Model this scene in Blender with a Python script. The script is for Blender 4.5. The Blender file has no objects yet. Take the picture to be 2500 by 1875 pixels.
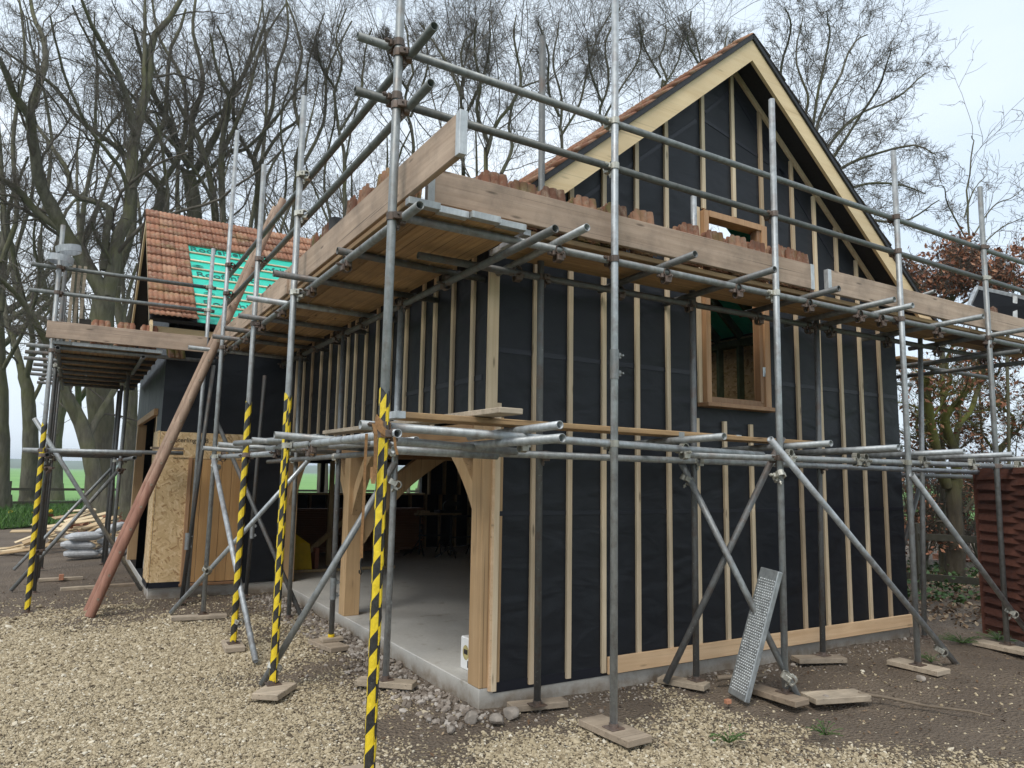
import bpy, bmesh, math, random
import numpy as np
from mathutils import Vector, Matrix
rad = math.radians
random.seed(7)
RNG = np.random.default_rng(7)
scn = bpy.context.scene
COL = scn.collection

# ------------------------------------------------------------------ camera, world, sun
CAM = Vector((-2.553, -4.635, 1.6))
YAW, PITCH, ROLL, FPX = 1.03047, 0.12736, 0.01703, 1773.64      # measured from the photograph (2500 px wide)
def _axes():
    cy, sy, cp, sp = math.cos(YAW), math.sin(YAW), math.cos(PITCH), math.sin(PITCH)
    f = Vector((cy*cp, sy*cp, sp)); r = Vector((sy, -cy, 0)); u = r.cross(f)
    c, s = math.cos(ROLL), math.sin(ROLL)
    return c*r + s*u, -s*r + c*u, f
AR, AU, AF = _axes()
cd = bpy.data.cameras.new('camera'); cam = bpy.data.objects.new('camera', cd); COL.objects.link(cam)
cd.sensor_width = 36; cd.lens = FPX/2500*36; cd.clip_end = 9000; cd.clip_start = 0.05
cam.matrix_world = Matrix(((AR.x, AU.x, -AF.x, CAM.x), (AR.y, AU.y, -AF.y, CAM.y), (AR.z, AU.z, -AF.z, CAM.z), (0, 0, 0, 1)))
scn.camera = cam

SUN_EL, SUN_AZ = 52, 215        # overcast: a broad weak sun high behind the camera
w = bpy.data.worlds.new('World'); scn.world = w; w.use_nodes = True
nt = w.node_tree; nt.nodes.clear()
out = nt.nodes.new('ShaderNodeOutputWorld'); bg = nt.nodes.new('ShaderNodeBackground')
sky = nt.nodes.new('ShaderNodeTexSky'); sky.sky_type = 'NISHITA'; sky.sun_disc = False
sky.sun_elevation = rad(SUN_EL); sky.sun_rotation = rad(90-SUN_AZ); sky.air_density = 1.2; sky.dust_density = 3
tc = nt.nodes.new('ShaderNodeTexCoord'); nz = nt.nodes.new('ShaderNodeTexNoise'); nz.inputs['Scale'].default_value = 1.6; nz.inputs['Detail'].default_value = 5
mp = nt.nodes.new('ShaderNodeMapping'); mp.inputs['Scale'].default_value = (1, 1, 2.5)
cr = nt.nodes.new('ShaderNodeValToRGB')       # the cloud layer: thick overcast, pale blue-grey
cr.color_ramp.elements[0].position = .3; cr.color_ramp.elements[0].color = (.62, .73, .85, 1)
cr.color_ramp.elements[1].position = .7; cr.color_ramp.elements[1].color = (.84, .91, .975, 1)
sc = nt.nodes.new('ShaderNodeVectorMath'); sc.operation = 'SCALE'; sc.inputs['Scale'].default_value = 6.1
mx = nt.nodes.new('ShaderNodeMixRGB'); mx.inputs[0].default_value = .9
L = nt.links.new
L(tc.outputs['Generated'], mp.inputs[0]); L(mp.outputs[0], nz.inputs['Vector']); L(nz.outputs['Fac'], cr.inputs[0])
L(cr.outputs[0], sc.inputs[0]); L(sky.outputs[0], mx.inputs[1]); L(sc.outputs[0], mx.inputs[2])
L(mx.outputs[0], bg.inputs[0]); bg.inputs[1].default_value = .14; L(bg.outputs[0], out.inputs[0])
sd = bpy.data.lights.new('sun', 'SUN'); sd.energy = 1.5; sd.angle = rad(24); sd.color = (1, .96, .9)
so = bpy.data.objects.new('sun', sd); COL.objects.link(so)
sdir = Vector((math.cos(rad(SUN_EL))*math.cos(rad(SUN_AZ)), math.cos(rad(SUN_EL))*math.sin(rad(SUN_AZ)), math.sin(rad(SUN_EL))))
so.rotation_euler = sdir.to_track_quat('Z', 'Y').to_euler()
scn.view_settings.view_transform = 'Standard'; scn.view_settings.look = 'None'
scn.view_settings.exposure = 0.62; scn.view_settings.gamma = 1
scn.cycles.max_bounces = 8

# ------------------------------------------------------------------ materials
def newmat(name):
    m = bpy.data.materials.new(name); m.use_nodes = True
    n = m.node_tree; b = n.nodes['Principled BSDF']
    return m, n, b
def nd(n, t, **k):
    x = n.nodes.new(t)
    for a, v in k.items():
        if a in x.inputs: x.inputs[a].default_value = v
        else: setattr(x, a, v)
    return x
def coords(n, scale=(1, 1, 1), rot=(0, 0, 0)):
    t = nd(n, 'ShaderNodeTexCoord'); m = nd(n, 'ShaderNodeMapping'); m.inputs['Scale'].default_value = scale; m.inputs['Rotation'].default_value = rot
    n.links.new(t.outputs['Object'], m.inputs[0]); return m.outputs[0]
def noise(n, vec, s, d=4, r=.55, dist=0):
    x = nd(n, 'ShaderNodeTexNoise'); x.inputs['Scale'].default_value = s; x.inputs['Detail'].default_value = d
    x.inputs['Roughness'].default_value = r; x.inputs['Distortion'].default_value = dist
    if vec is not None: n.links.new(vec, x.inputs['Vector'])
    return x.outputs['Fac']
def ramp(n, fac, stops):
    x = nd(n, 'ShaderNodeValToRGB'); e = x.color_ramp.elements
    while len(e) < len(stops): e.new(.5)
    for i, (p, c) in enumerate(stops):
        e[i].position = p; e[i].color = (*c, 1) if len(c) == 3 else c
    n.links.new(fac, x.inputs[0]); return x.outputs[0]
def mix(n, fac, a, b, mode='MIX'):
    x = nd(n, 'ShaderNodeMixRGB'); x.blend_type = mode
    for i, v in ((0, fac), (1, a), (2, b)):
        if isinstance(v, (int, float)): x.inputs[i].default_value = v if i == 0 else (v, v, v, 1)
        elif isinstance(v, tuple): x.inputs[i].default_value = (*v, 1)
        else: n.links.new(v, x.inputs[i])
    return x.outputs[0]
def bump(n, b, h, s, d=.01):
    x = nd(n, 'ShaderNodeBump'); x.inputs['Strength'].default_value = s; x.inputs['Distance'].default_value = d
    n.links.new(h, x.inputs['Height']); n.links.new(x.outputs[0], b.inputs['Normal'])
def attr(n, name):
    x = nd(n, 'ShaderNodeAttribute'); x.attribute_name = name; return x.outputs['Fac']

def simple(name, c, rough=.6, metal=0., var=.25, scale=12, bumps=.15, spec=.4):
    m, n, b = newmat(name); v = coords(n); f = noise(n, v, scale)
    col = ramp(n, f, [(.3, tuple(x*(1-var) for x in c)), (.7, tuple(min(1, x*(1+var)) for x in c))])
    n.links.new(col, b.inputs['Base Color']); b.inputs['Roughness'].default_value = rough; b.inputs['Metallic'].default_value = metal
    b.inputs['Specular IOR Level'].default_value = spec
    if bumps: bump(n, b, noise(n, v, scale*4), bumps, .005)
    return m
def wood(name, c1, c2, axis='x', rough=.65, stain=0., knots=.8, grain=30, tintvar=.25, tv0=(.5, .42, .36)):
    m, n, b = newmat(name)
    sc_ = {'x': (1.2, grain, grain), 'y': (grain, 1.2, grain), 'z': (grain, grain, 1.2)}[axis]
    v = coords(n, sc_); f = noise(n, v, 1., 5, .6, .6)
    col = ramp(n, f, [(.25, c1), (.75, c2)])
    big = noise(n, coords(n), 1.3, 3)
    col = mix(n, ramp(n, big, [(.35, (0, 0, 0)), (.65, (1, 1, 1))]), col, mix(n, .5, col, (tintvar, tintvar*.8, tintvar*.6), 'MULTIPLY') if False else mix(n, .35, col, tuple(x*.55 for x in c1)))
    ks = {'x': (1.1, 5, 5), 'y': (5, 1.1, 5), 'z': (5, 5, 1.1)}[axis]
    vo = nd(n, 'ShaderNodeTexVoronoi'); n.links.new(coords(n, ks), vo.inputs['Vector']); vo.inputs['Scale'].default_value = 2.2
    kf = ramp(n, vo.outputs['Distance'], [(.05, (knots,)*3), (.13, (0, 0, 0))])
    col = mix(n, kf, col, tuple(x*.3 for x in c1))
    if stain:
        s = ramp(n, noise(n, coords(n), 3.2, 6, .7), [(.45, (0, 0, 0)), (.75, (stain,)*3)])
        col = mix(n, s, col, (.09, .08, .07))
    ck = {'x': (.5, 60, 60), 'y': (60, .5, 60), 'z': (60, 60, .5)}[axis]
    cf = ramp(n, noise(n, coords(n, ck), 1., 2, .5, .4), [(.64, (0, 0, 0)), (.70, (.7 if stain else .25,)*3)]); col = mix(n, cf, col, tuple(x*.3 for x in c1))      # drying cracks along the grain
    tv = attr(n, 'tint'); col = mix(n, .75, col, ramp(n, tv, [(0, tv0), (.45, (1, .97, .94)), (1, (1.15, 1.1, 1.02))]), 'MULTIPLY')
    n.links.new(col, b.inputs['Base Color']); b.inputs['Roughness'].default_value = rough; b.inputs['Specular IOR Level'].default_value = .3
    bump(n, b, f, .25, .004); return m

def galv(name, c, rough=.5, metal=.55, rust=.0):
    m, n, b = newmat(name); v = coords(n)
    f = noise(n, v, 22, 5, .65); g = noise(n, coords(n, (3, 3, .6)), 9, 4, .6)
    col = mix(n, .5, ramp(n, f, [(.3, tuple(x*.6 for x in c)), (.7, tuple(min(1, x*1.3) for x in c))]), ramp(n, g, [(.3, tuple(x*.6 for x in c)), (.72, tuple(min(1, x*1.35) for x in c))]))
    spots = ramp(n, noise(n, v, 60, 3, .6), [(.66, (0, 0, 0)), (.72, (.5, .5, .5))]); col = mix(n, spots, col, (.55, .55, .52))
    oi = nd(n, 'ShaderNodeObjectInfo'); col = mix(n, 1., col, ramp(n, oi.outputs['Random'], [(0, (.62, .62, .6)), (.5, (.92, .93, .92)), (1, (1.18, 1.2, 1.22))]), 'MULTIPLY')
    if rust: col = mix(n, ramp(n, noise(n, v, 7, 6, .7), [(.5, (0, 0, 0)), (.62, (rust,)*3)]), col, (.13, .07, .04))
    n.links.new(col, b.inputs['Base Color']); b.inputs['Metallic'].default_value = metal
    n.links.new(ramp(n, f, [(.3, (rough-.1,)*3), (.7, (rough+.15,)*3)]), b.inputs['Roughness'])
    bump(n, b, f, .12, .003); return m

M = {}
M['tube'] = galv('galvanised_tube', (.35, .365, .37), .5, .5, .3)
M['tube_mid'] = galv('greenish_backlit_tube', (.185, .195, .19), .5, .5, .12)  # greenish tube copy; rails' dimness against the sky put into the colour
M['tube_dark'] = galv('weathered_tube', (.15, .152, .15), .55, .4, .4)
M['coupler'] = galv('rusty_coupler', (.17, .13, .11), .6, .4, .6)
M['coupler_new'] = galv('zinc_coupler', (.5, .48, .42), .45, .5, .1)
M['steel'] = galv('zinc_plank', (.46, .49, .51), .42, .5); M['stud_steel'] = galv('zinc_stud', (.72, .75, .77), .35, .5); M['stick'] = simple('dead_stick', (.16, .125, .09), .9)
M['band'] = galv('board_end_band', (.45, .46, .46), .5, .5, .1)
M['board_x'] = wood('weathered_board', (.40, .30, .225), (.62, .49, .39), 'x', .8, .5)
M['board_y'] = wood('weathered_board_long', (.34, .25, .185), (.53, .41, .32), 'y', .8, .5)
M['deck_x'] = wood('deck_board', (.30, .18, .085), (.54, .37, .20), 'x', .75, .35, tv0=(.14, .10, .08))
M['deck_y'] = wood('deck_board_long', (.30, .18, .085), (.56, .38, .20), 'y', .75, .35, tv0=(.14, .10, .08))
M['sole'] = wood('sole_board', (.33, .275, .21), (.54, .46, .36), 'x', .85, .55)
M['batten'] = wood('pine_batten', (.56, .43, .28), (.80, .68, .50), 'z', .6, 0, .8)
M['larch_x'] = wood('larch_board', (.60, .40, .235), (.80, .60, .40), 'x', .55, 0, .6, 22)
M['oak'] = wood('oak', (.49, .32, .165), (.66, .47, .275), 'z', .6, .08, .35, 18)
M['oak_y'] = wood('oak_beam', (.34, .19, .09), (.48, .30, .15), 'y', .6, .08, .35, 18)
M['door'] = wood('timber_door', (.42, .24, .10), (.56, .35, .16), 'z', .55, 0, .2, 16)
M['window'] = wood('window_timber', (.36, .20, .105), (.52, .33, .19), 'z', .5, 0, .2, 20)
M['barge'] = wood('barge_board', (.66, .50, .29), (.80, .65, .42), 'x', .6, 0, .35, 14)
M['stud'] = wood('stud', (.30, .21, .12), (.44, .33, .20), 'z', .7, 0, .5)
M['prop'] = wood('prop_timber', (.42, .32, .17), (.6, .47, .28), 'z', .7, 0, .5)
M['greenstud'] = simple('treated_stud', (.10, .13, .075), .8)
M['redboard'] = wood('red_stained_board', (.22, .085, .05), (.34, .14, .085), 'y', .7, .1)
M['clad'] = wood('cladding_plank', (.36, .18, .10), (.52, .29, .175), 'x', .65, 0, .4)
M['fence_brown'] = wood('brown_fence_board', (.09, .036, .026), (.16, .066, .046), 'y', .8, 0, .2)
M['fence_old'] = simple('old_rail', (.045, .042, .03), .9)
M['ladder'] = None
M['rubber'] = simple('black_rubber', (.02, .02, .02), .7)
M['black'] = simple('black_steel', (.022, .022, .024), .45, .3)
M['dark'] = simple('dark_interior', (.03, .026, .022), .9)
M['strap'] = simple('orange_webbing', (.24, .13, .055), .85, 0, .3, 60)
M['yellow'] = simple('yellow_plastic', (.75, .52, .02), .45, 0, .15, 5)
M['white'] = simple('white_card', (.78, .78, .76), .5, 0, .05)
M['bag'] = simple('grey_sack', (.42, .43, .44), .5, 0, .2, 25, .5)
M['orange'] = simple('orange_brick', (.42, .19, .11), .8)
M['lead'] = simple('dark_felt', (.018, .018, .02), .55, 0, .3, 40, .6)
M['mesh'] = galv('eaves_mesh', (.36, .375, .39), .55, .4)
M['ink'] = simple('print_ink', (.012, .10, .085), .6)
M['inkblack'] = simple('stencil_ink', (.03, .025, .02), .7)
M['rock'] = simple('rubble_stone', (.27, .235, .20), .9, 0, .35, 9, .6)
M['panel'] = simple('black_panel', (.010, .011, .013), .85, 0, .2, 4, .05, .1)
M['osbdark'] = None
M['badge'] = simple('label_print', (.45, .38, .16), .5)

def m_membrane():
    m, n, b = newmat('breather_membrane'); v = coords(n)
    f = noise(n, v, 90, 4, .7)
    col = ramp(n, f, [(.3, (.0075, .0088, .0118)), (.7, (.0145, .0165, .0208))])
    n.links.new(col, b.inputs['Base Color']); b.inputs['Roughness'].default_value = .52; b.inputs['Specular IOR Level'].default_value = .3
    wr = noise(n, coords(n, (1.0, 1.0, 1.7), (.5, .5, 0)), 1.3, 2, .45, .8); w2 = noise(n, coords(n, (1.2, 1.2, 2.6), (0, .6, 0)), 2.1, 2, .4, .6)
    h = mix(n, .35, wr, w2); h = mix(n, .012, h, f)
    bump(n, b, h, .36, .16); return m
M['membrane'] = m_membrane()
M['seam'] = simple('seam_tape', (.006, .007, .013), .45, 0, .1, 5, .05)
def m_green():
    m, n, b = newmat('green_membrane'); v = coords(n)
    f = noise(n, v, 3, 4)
    n.links.new(ramp(n, f, [(.3, (.015, .40, .29)), (.7, (.03, .58, .43))]), b.inputs['Base Color'])
    b.inputs['Roughness'].default_value = .5
    bump(n, b, noise(n, coords(n, (1, 2, 2)), 4, 3, .5, 1), .5, .06); return m
M['green'] = m_green()
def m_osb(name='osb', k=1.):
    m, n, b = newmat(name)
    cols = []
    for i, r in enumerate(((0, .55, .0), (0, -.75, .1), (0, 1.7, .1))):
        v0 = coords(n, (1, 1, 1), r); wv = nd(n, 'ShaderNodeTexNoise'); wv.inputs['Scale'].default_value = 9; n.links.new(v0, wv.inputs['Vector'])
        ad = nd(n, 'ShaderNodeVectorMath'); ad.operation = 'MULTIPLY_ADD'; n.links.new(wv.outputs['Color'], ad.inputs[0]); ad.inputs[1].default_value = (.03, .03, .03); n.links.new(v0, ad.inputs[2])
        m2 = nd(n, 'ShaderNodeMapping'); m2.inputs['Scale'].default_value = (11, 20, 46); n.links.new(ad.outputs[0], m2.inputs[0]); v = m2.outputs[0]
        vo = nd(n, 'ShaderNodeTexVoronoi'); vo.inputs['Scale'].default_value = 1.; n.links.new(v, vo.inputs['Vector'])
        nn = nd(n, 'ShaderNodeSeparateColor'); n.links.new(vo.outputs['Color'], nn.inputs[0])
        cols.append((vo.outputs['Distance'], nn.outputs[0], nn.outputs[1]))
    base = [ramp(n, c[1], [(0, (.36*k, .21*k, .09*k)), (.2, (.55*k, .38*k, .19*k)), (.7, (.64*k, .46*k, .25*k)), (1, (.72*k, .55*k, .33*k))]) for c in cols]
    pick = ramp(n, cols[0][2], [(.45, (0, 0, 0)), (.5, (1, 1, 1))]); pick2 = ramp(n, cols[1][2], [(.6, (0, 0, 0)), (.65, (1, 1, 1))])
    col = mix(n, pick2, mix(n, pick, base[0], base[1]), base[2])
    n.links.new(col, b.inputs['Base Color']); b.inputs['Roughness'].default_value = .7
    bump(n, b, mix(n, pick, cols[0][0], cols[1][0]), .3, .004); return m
M['osb'] = m_osb(); M['osbdark'] = m_osb('osb_shaded', .6)  # second OSB is a darker copy with indoor shade put into its colour
def m_concrete():
    m, n, b = newmat('concrete'); v = coords(n)
    f = noise(n, v, 1.1, 6, .6, .4); g = noise(n, v, 30, 5, .7)
    col = mix(n, .35, ramp(n, f, [(.3, (.40, .385, .345)), (.7, (.58, .565, .52))]), ramp(n, g, [(.3, (.38, .365, .335)), (.7, (.6, .575, .53))]))
    sp = nd(n, 'ShaderNodeSeparateXYZ'); n.links.new(coords(n), sp.inputs[0])
    st = ramp(n, noise(n, v, 6, 3), [(.62, (0, 0, 0)), (.72, (.5, .5, .5))]); col = mix(n, st, col, (.27, .23, .17))
    mr = nd(n, 'ShaderNodeMapRange'); n.links.new(sp.outputs[2], mr.inputs[0]); mr.inputs[1].default_value = .125; mr.inputs[2].default_value = .02; ds = nd(n, 'ShaderNodeMath'); ds.operation = 'MULTIPLY'
    n.links.new(mr.outputs[0], ds.inputs[0]); n.links.new(ramp(n, noise(n, v, 3.5, 6, .7), [(.3, (.2,)*3), (.6, (1, 1, 1))]), ds.inputs[1]); col = mix(n, ds.outputs[0], col, (.20, .155, .11))   # splashed soil on the slab's edge
    n.links.new(col, b.inputs['Base Color']); n.links.new(ramp(n, f, [(.3, (.55,)*3), (.7, (.8,)*3)]), b.inputs['Roughness'])
    bump(n, b, g, .2, .006); return m
M['concrete'] = m_concrete()
def m_tile(name='clay_tile', moss=.35, loose=False):
    m, n, b = newmat(name); v = coords(n); t = attr(n, 'tint')
    if loose:
        oi = nd(n, 'ShaderNodeObjectInfo'); t = oi.outputs['Random']; ad = nd(n, 'ShaderNodeVectorMath'); n.links.new(v, ad.inputs[0])
        cb = nd(n, 'ShaderNodeCombineXYZ'); ml = nd(n, 'ShaderNodeMath'); ml.operation = 'MULTIPLY'; ml.inputs[1].default_value = 37; n.links.new(t, ml.inputs[0])
        n.links.new(ml.outputs[0], cb.inputs[0]); n.links.new(ml.outputs[0], cb.inputs[2]); n.links.new(cb.outputs[0], ad.inputs[1]); v = ad.outputs[0]
    base = ramp(n, t, [(0, (.14, .062, .036)), (.35, (.25, .105, .058)), (.7, (.33, .15, .083)), (1, (.39, .215, .13))])
    pat = ramp(n, noise(n, v, 14, 6, .7), [(.5, (0, 0, 0)), (.68, (.8, .8, .8))]); col = mix(n, pat, base, (.40, .30, .21))
    dk = ramp(n, noise(n, v, 5, 5, .7), [(.5, (0, 0, 0)), (.7, (.75,)*3)]); col = mix(n, dk, col, (.15, .075, .05))
    ms = ramp(n, noise(n, v, 3.1, 5, .65), [(.56-.1*(moss > .9), (0, 0, 0)), (.66-.06*(moss > .9), (moss,)*3)]); col = mix(n, ms, col, (.16, .145, .04))
    n.links.new(col, b.inputs['Base Color']); b.inputs['Roughness'].default_value = .8
    bump(n, b, noise(n, v, 70, 4), .25, .004); return m
M['tile'] = m_tile(); M['tile_loose'] = m_tile('loose_tile', .5, True); M['tile_moss'] = m_tile('mossy_tile', 1., True)
M['tile_dark'] = simple('tile_underside', (.085, .065, .055), .85)
def m_tape(name='hazard_tape', two=False):
    m, n, b = newmat(name); t = nd(n, 'ShaderNodeTexCoord'); s = nd(n, 'ShaderNodeSeparateXYZ'); n.links.new(t.outputs['Object'], s.inputs[0])
    a = nd(n, 'ShaderNodeMath'); a.operation = 'ARCTAN2'; n.links.new(s.outputs[1], a.inputs[0]); n.links.new(s.outputs[0], a.inputs[1])
    k = nd(n, 'ShaderNodeMath'); k.operation = 'MULTIPLY_ADD'; n.links.new(a.outputs[0], k.inputs[0]); k.inputs[1].default_value = -1/(2*math.pi)
    z = nd(n, 'ShaderNodeMath'); z.operation = 'MULTIPLY'; n.links.new(s.outputs[2], z.inputs[0]); z.inputs[1].default_value = 5.3
    n.links.new(z.outputs[0], k.inputs[2])
    if two:
        q = nd(n, 'ShaderNodeMath'); q.operation = 'GREATER_THAN'; n.links.new(a.outputs[0], q.inputs[0]); q.inputs[1].default_value = -1.3
        h = nd(n, 'ShaderNodeMath'); h.operation = 'MULTIPLY_ADD'; n.links.new(q.outputs[0], h.inputs[0]); h.inputs[1].default_value = .45; n.links.new(k.outputs[0], h.inputs[2]); k = h
    f = nd(n, 'ShaderNodeMath'); f.operation = 'FRACT'; n.links.new(k.outputs[0], f.inputs[0])
    g = nd(n, 'ShaderNodeMath'); g.operation = 'GREATER_THAN'; n.links.new(f.outputs[0], g.inputs[0]); g.inputs[1].default_value = .5
    v = coords(n); w_ = noise(n, v, 30, 4, .6, 1)
    yl = ramp(n, w_, [(.3, (.62, .44, .015)), (.7, (.80, .60, .03))]); bk = ramp(n, w_, [(.3, (.012, .012, .012)), (.72, (.045, .043, .038))])
    n.links.new(mix(n, g.outputs[0], bk, yl), b.inputs['Base Color']); b.inputs['Roughness'].default_value = .38
    bump(n, b, noise(n, coords(n, (1, 1, .6)), 45, 4, .6, 1.5), .5, .008); return m
M['tape'] = m_tape(); M['tape2'] = m_tape('overlapped_hazard_tape', True)
def m_ladder():
    m, n, b = newmat('ladder_pole'); v = coords(n, (8, 8, 1.5)); f = noise(n, v, 2.5, 5, .6, .5)
    s = nd(n, 'ShaderNodeSeparateXYZ'); n.links.new(coords(n), s.inputs[0])
    base = ramp(n, f, [(.3, (.22, .145, .10)), (.7, (.38, .265, .19))]); red = ramp(n, f, [(.3, (.21, .095, .062)), (.7, (.35, .175, .12))])
    q = nd(n, 'ShaderNodeMath'); q.operation = 'MULTIPLY_ADD'; n.links.new(f, q.inputs[0]); q.inputs[1].default_value = .8; n.links.new(s.outputs[2], q.inputs[2])
    k = ramp(n, q.outputs[0], [(.0, (1, 1, 1)), (1., (0, 0, 0))])
    mr = nd(n, 'ShaderNodeMapRange'); n.links.new(q.outputs[0], mr.inputs[0]); mr.inputs[1].default_value = 1.7; mr.inputs[2].default_value = 2.3; mr.inputs[3].default_value = 1; mr.inputs[4].default_value = 0
    n.links.new(mix(n, mr.outputs[0], base, red), b.inputs['Base Color']); b.inputs['Roughness'].default_value = .7; bump(n, b, f, .2, .005); return m
M['ladder'] = m_ladder()
def m_bark(name, c, moss):
    m, n, b = newmat(name); v = coords(n); f = noise(n, coords(n, (3, 3, .7)), 3, 6, .65)
    col = ramp(n, f, [(.3, tuple(x*.55 for x in c)), (.7, tuple(x*1.35 for x in c))])
    mo = ramp(n, noise(n, v, 1.1, 4, .6), [(.42, (0, 0, 0)), (.68, (moss,)*3)])
    if moss > .9:
        s = nd(n, 'ShaderNodeSeparateXYZ'); n.links.new(v, s.inputs[0]); mr = nd(n, 'ShaderNodeMapRange'); n.links.new(s.outputs[2], mr.inputs[0]); mr.inputs[1].default_value = 1.3; mr.inputs[2].default_value = 2.6; mo = mix(n, 1., mo, mr.outputs[0], 'MULTIPLY')
    col = mix(n, mo, col, (.115, .12, .045) if moss < .9 else (.17, .18, .04))
    n.links.new(col, b.inputs['Base Color']); b.inputs['Roughness'].default_value = .9; b.inputs['Specular IOR Level'].default_value = .2
    bump(n, b, f, .5, .04); return m
M['bark'] = m_bark('beech_bark', (.122, .113, .085), .6)
M['bark_moss'] = m_bark('mossy_bark', (.06, .05, .035), .95)
M['twig'] = simple('twig_bark', (.105, .09, .072), .9, 0, .3, 3, 0)
def m_attrcol(name, stops, rough=.85, at='tint'):
    m, n, b = newmat(name); n.links.new(ramp(n, attr(n, at), stops), b.inputs['Base Color']); b.inputs['Roughness'].default_value = rough
    b.inputs['Specular IOR Level'].default_value = .3; return m
M['pebble'] = m_attrcol('pebble', [(0, (.10, .076, .05)), (.2, (.235, .186, .118)), (.5, (.375, .308, .2)), (.8, (.49, .415, .29)), (1, (.62, .565, .455))])
M['leaf_brown'] = m_attrcol('beech_leaf', [(0, (.12, .045, .025)), (.5, (.26, .105, .055)), (1, (.40, .21, .12))], .6)
M['litter'] = m_attrcol('leaf_litter', [(0, (.05, .03, .018)), (.5, (.15, .09, .05)), (1, (.38, .29, .19))], .8)
M['grass'] = m_attrcol('grass_blade', [(0, (.03, .075, .015)), (.6, (.06, .14, .025)), (1, (.10, .19, .04))], .6)
M['ivy'] = m_attrcol('weed_leaf', [(0, (.03, .065, .018)), (.6, (.06, .115, .03)), (1, (.10, .17, .05))], .5)
M['scrap'] = m_attrcol('scrap_wood', [(0, (.35, .24, .13)), (.6, (.58, .45, .28)), (1, (.70, .58, .40))], .8)
def m_ground():
    m, n, b = newmat('bare_ground'); v = coords(n); g = attr(n, 'gravel')
    mud = ramp(n, noise(n, v, 2.2, 8, .65), [(.3, (.10, .074, .052)), (.55, (.175, .133, .094)), (.75, (.26, .205, .15))])
    sp = ramp(n, noise(n, v, 38, 4, .7), [(.55, (0, 0, 0)), (.7, (.8, .8, .8))]); mud = mix(n, sp, mud, (.24, .19, .135)); dkm = ramp(n, noise(n, v, 1.1, 7, .7), [(.45, (0, 0, 0)), (.62, (.6,)*3)]); mud = mix(n, dkm, mud, (.078, .056, .040))
    vo = nd(n, 'ShaderNodeTexVoronoi'); vo.inputs['Scale'].default_value = 42; n.links.new(v, vo.inputs['Vector'])
    se = nd(n, 'ShaderNodeSeparateColor'); n.links.new(vo.outputs['Color'], se.inputs[0])
    gr = ramp(n, se.outputs[0], [(0, (.13, .105, .07)), (.4, (.26, .215, .15)), (.8, (.38, .325, .24)), (1, (.5, .46, .38))])
    gr = mix(n, ramp(n, vo.outputs['Distance'], [(.3, (0, 0, 0)), (.6, (1, 1, 1))]), gr, (.075, .055, .037))
    k = mix(n, .4, g, noise(n, v, 6, 8, .75)); kk = ramp(n, k, [(.34, (0, 0, 0)), (.6, (1, 1, 1))])
    n.links.new(mix(n, kk, mud, gr), b.inputs['Base Color']); b.inputs['Roughness'].default_value = .85
    h = mix(n, .5, noise(n, v, 14, 8, .7), vo.outputs['Distance']); bump(n, b, h, 1., .05); return m
M['ground'] = m_ground()
def m_verge():
    m, n, b = newmat('grass_verge'); v = coords(n)
    n.links.new(ramp(n, noise(n, v, 3, 6, .7), [(.3, (.028, .06, .014)), (.55, (.05, .11, .022)), (.8, (.11, .085, .035))]), b.inputs['Base Color']); b.inputs['Roughness'].default_value = .9; return m
M['verge'] = m_verge()
def m_field():
    m, n, b = newmat('crop_field'); v = coords(n)
    n.links.new(ramp(n, noise(n, v, .05, 6, .7), [(.3, (.12, .26, .06)), (.7, (.17, .34, .08))]), b.inputs['Base Color']); b.inputs['Roughness'].default_value = .9; return m
M['field'] = m_field()
M['hill'] = simple('hill_land', (.09, .13, .06), .9, 0, .4, .01, 0)

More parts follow.
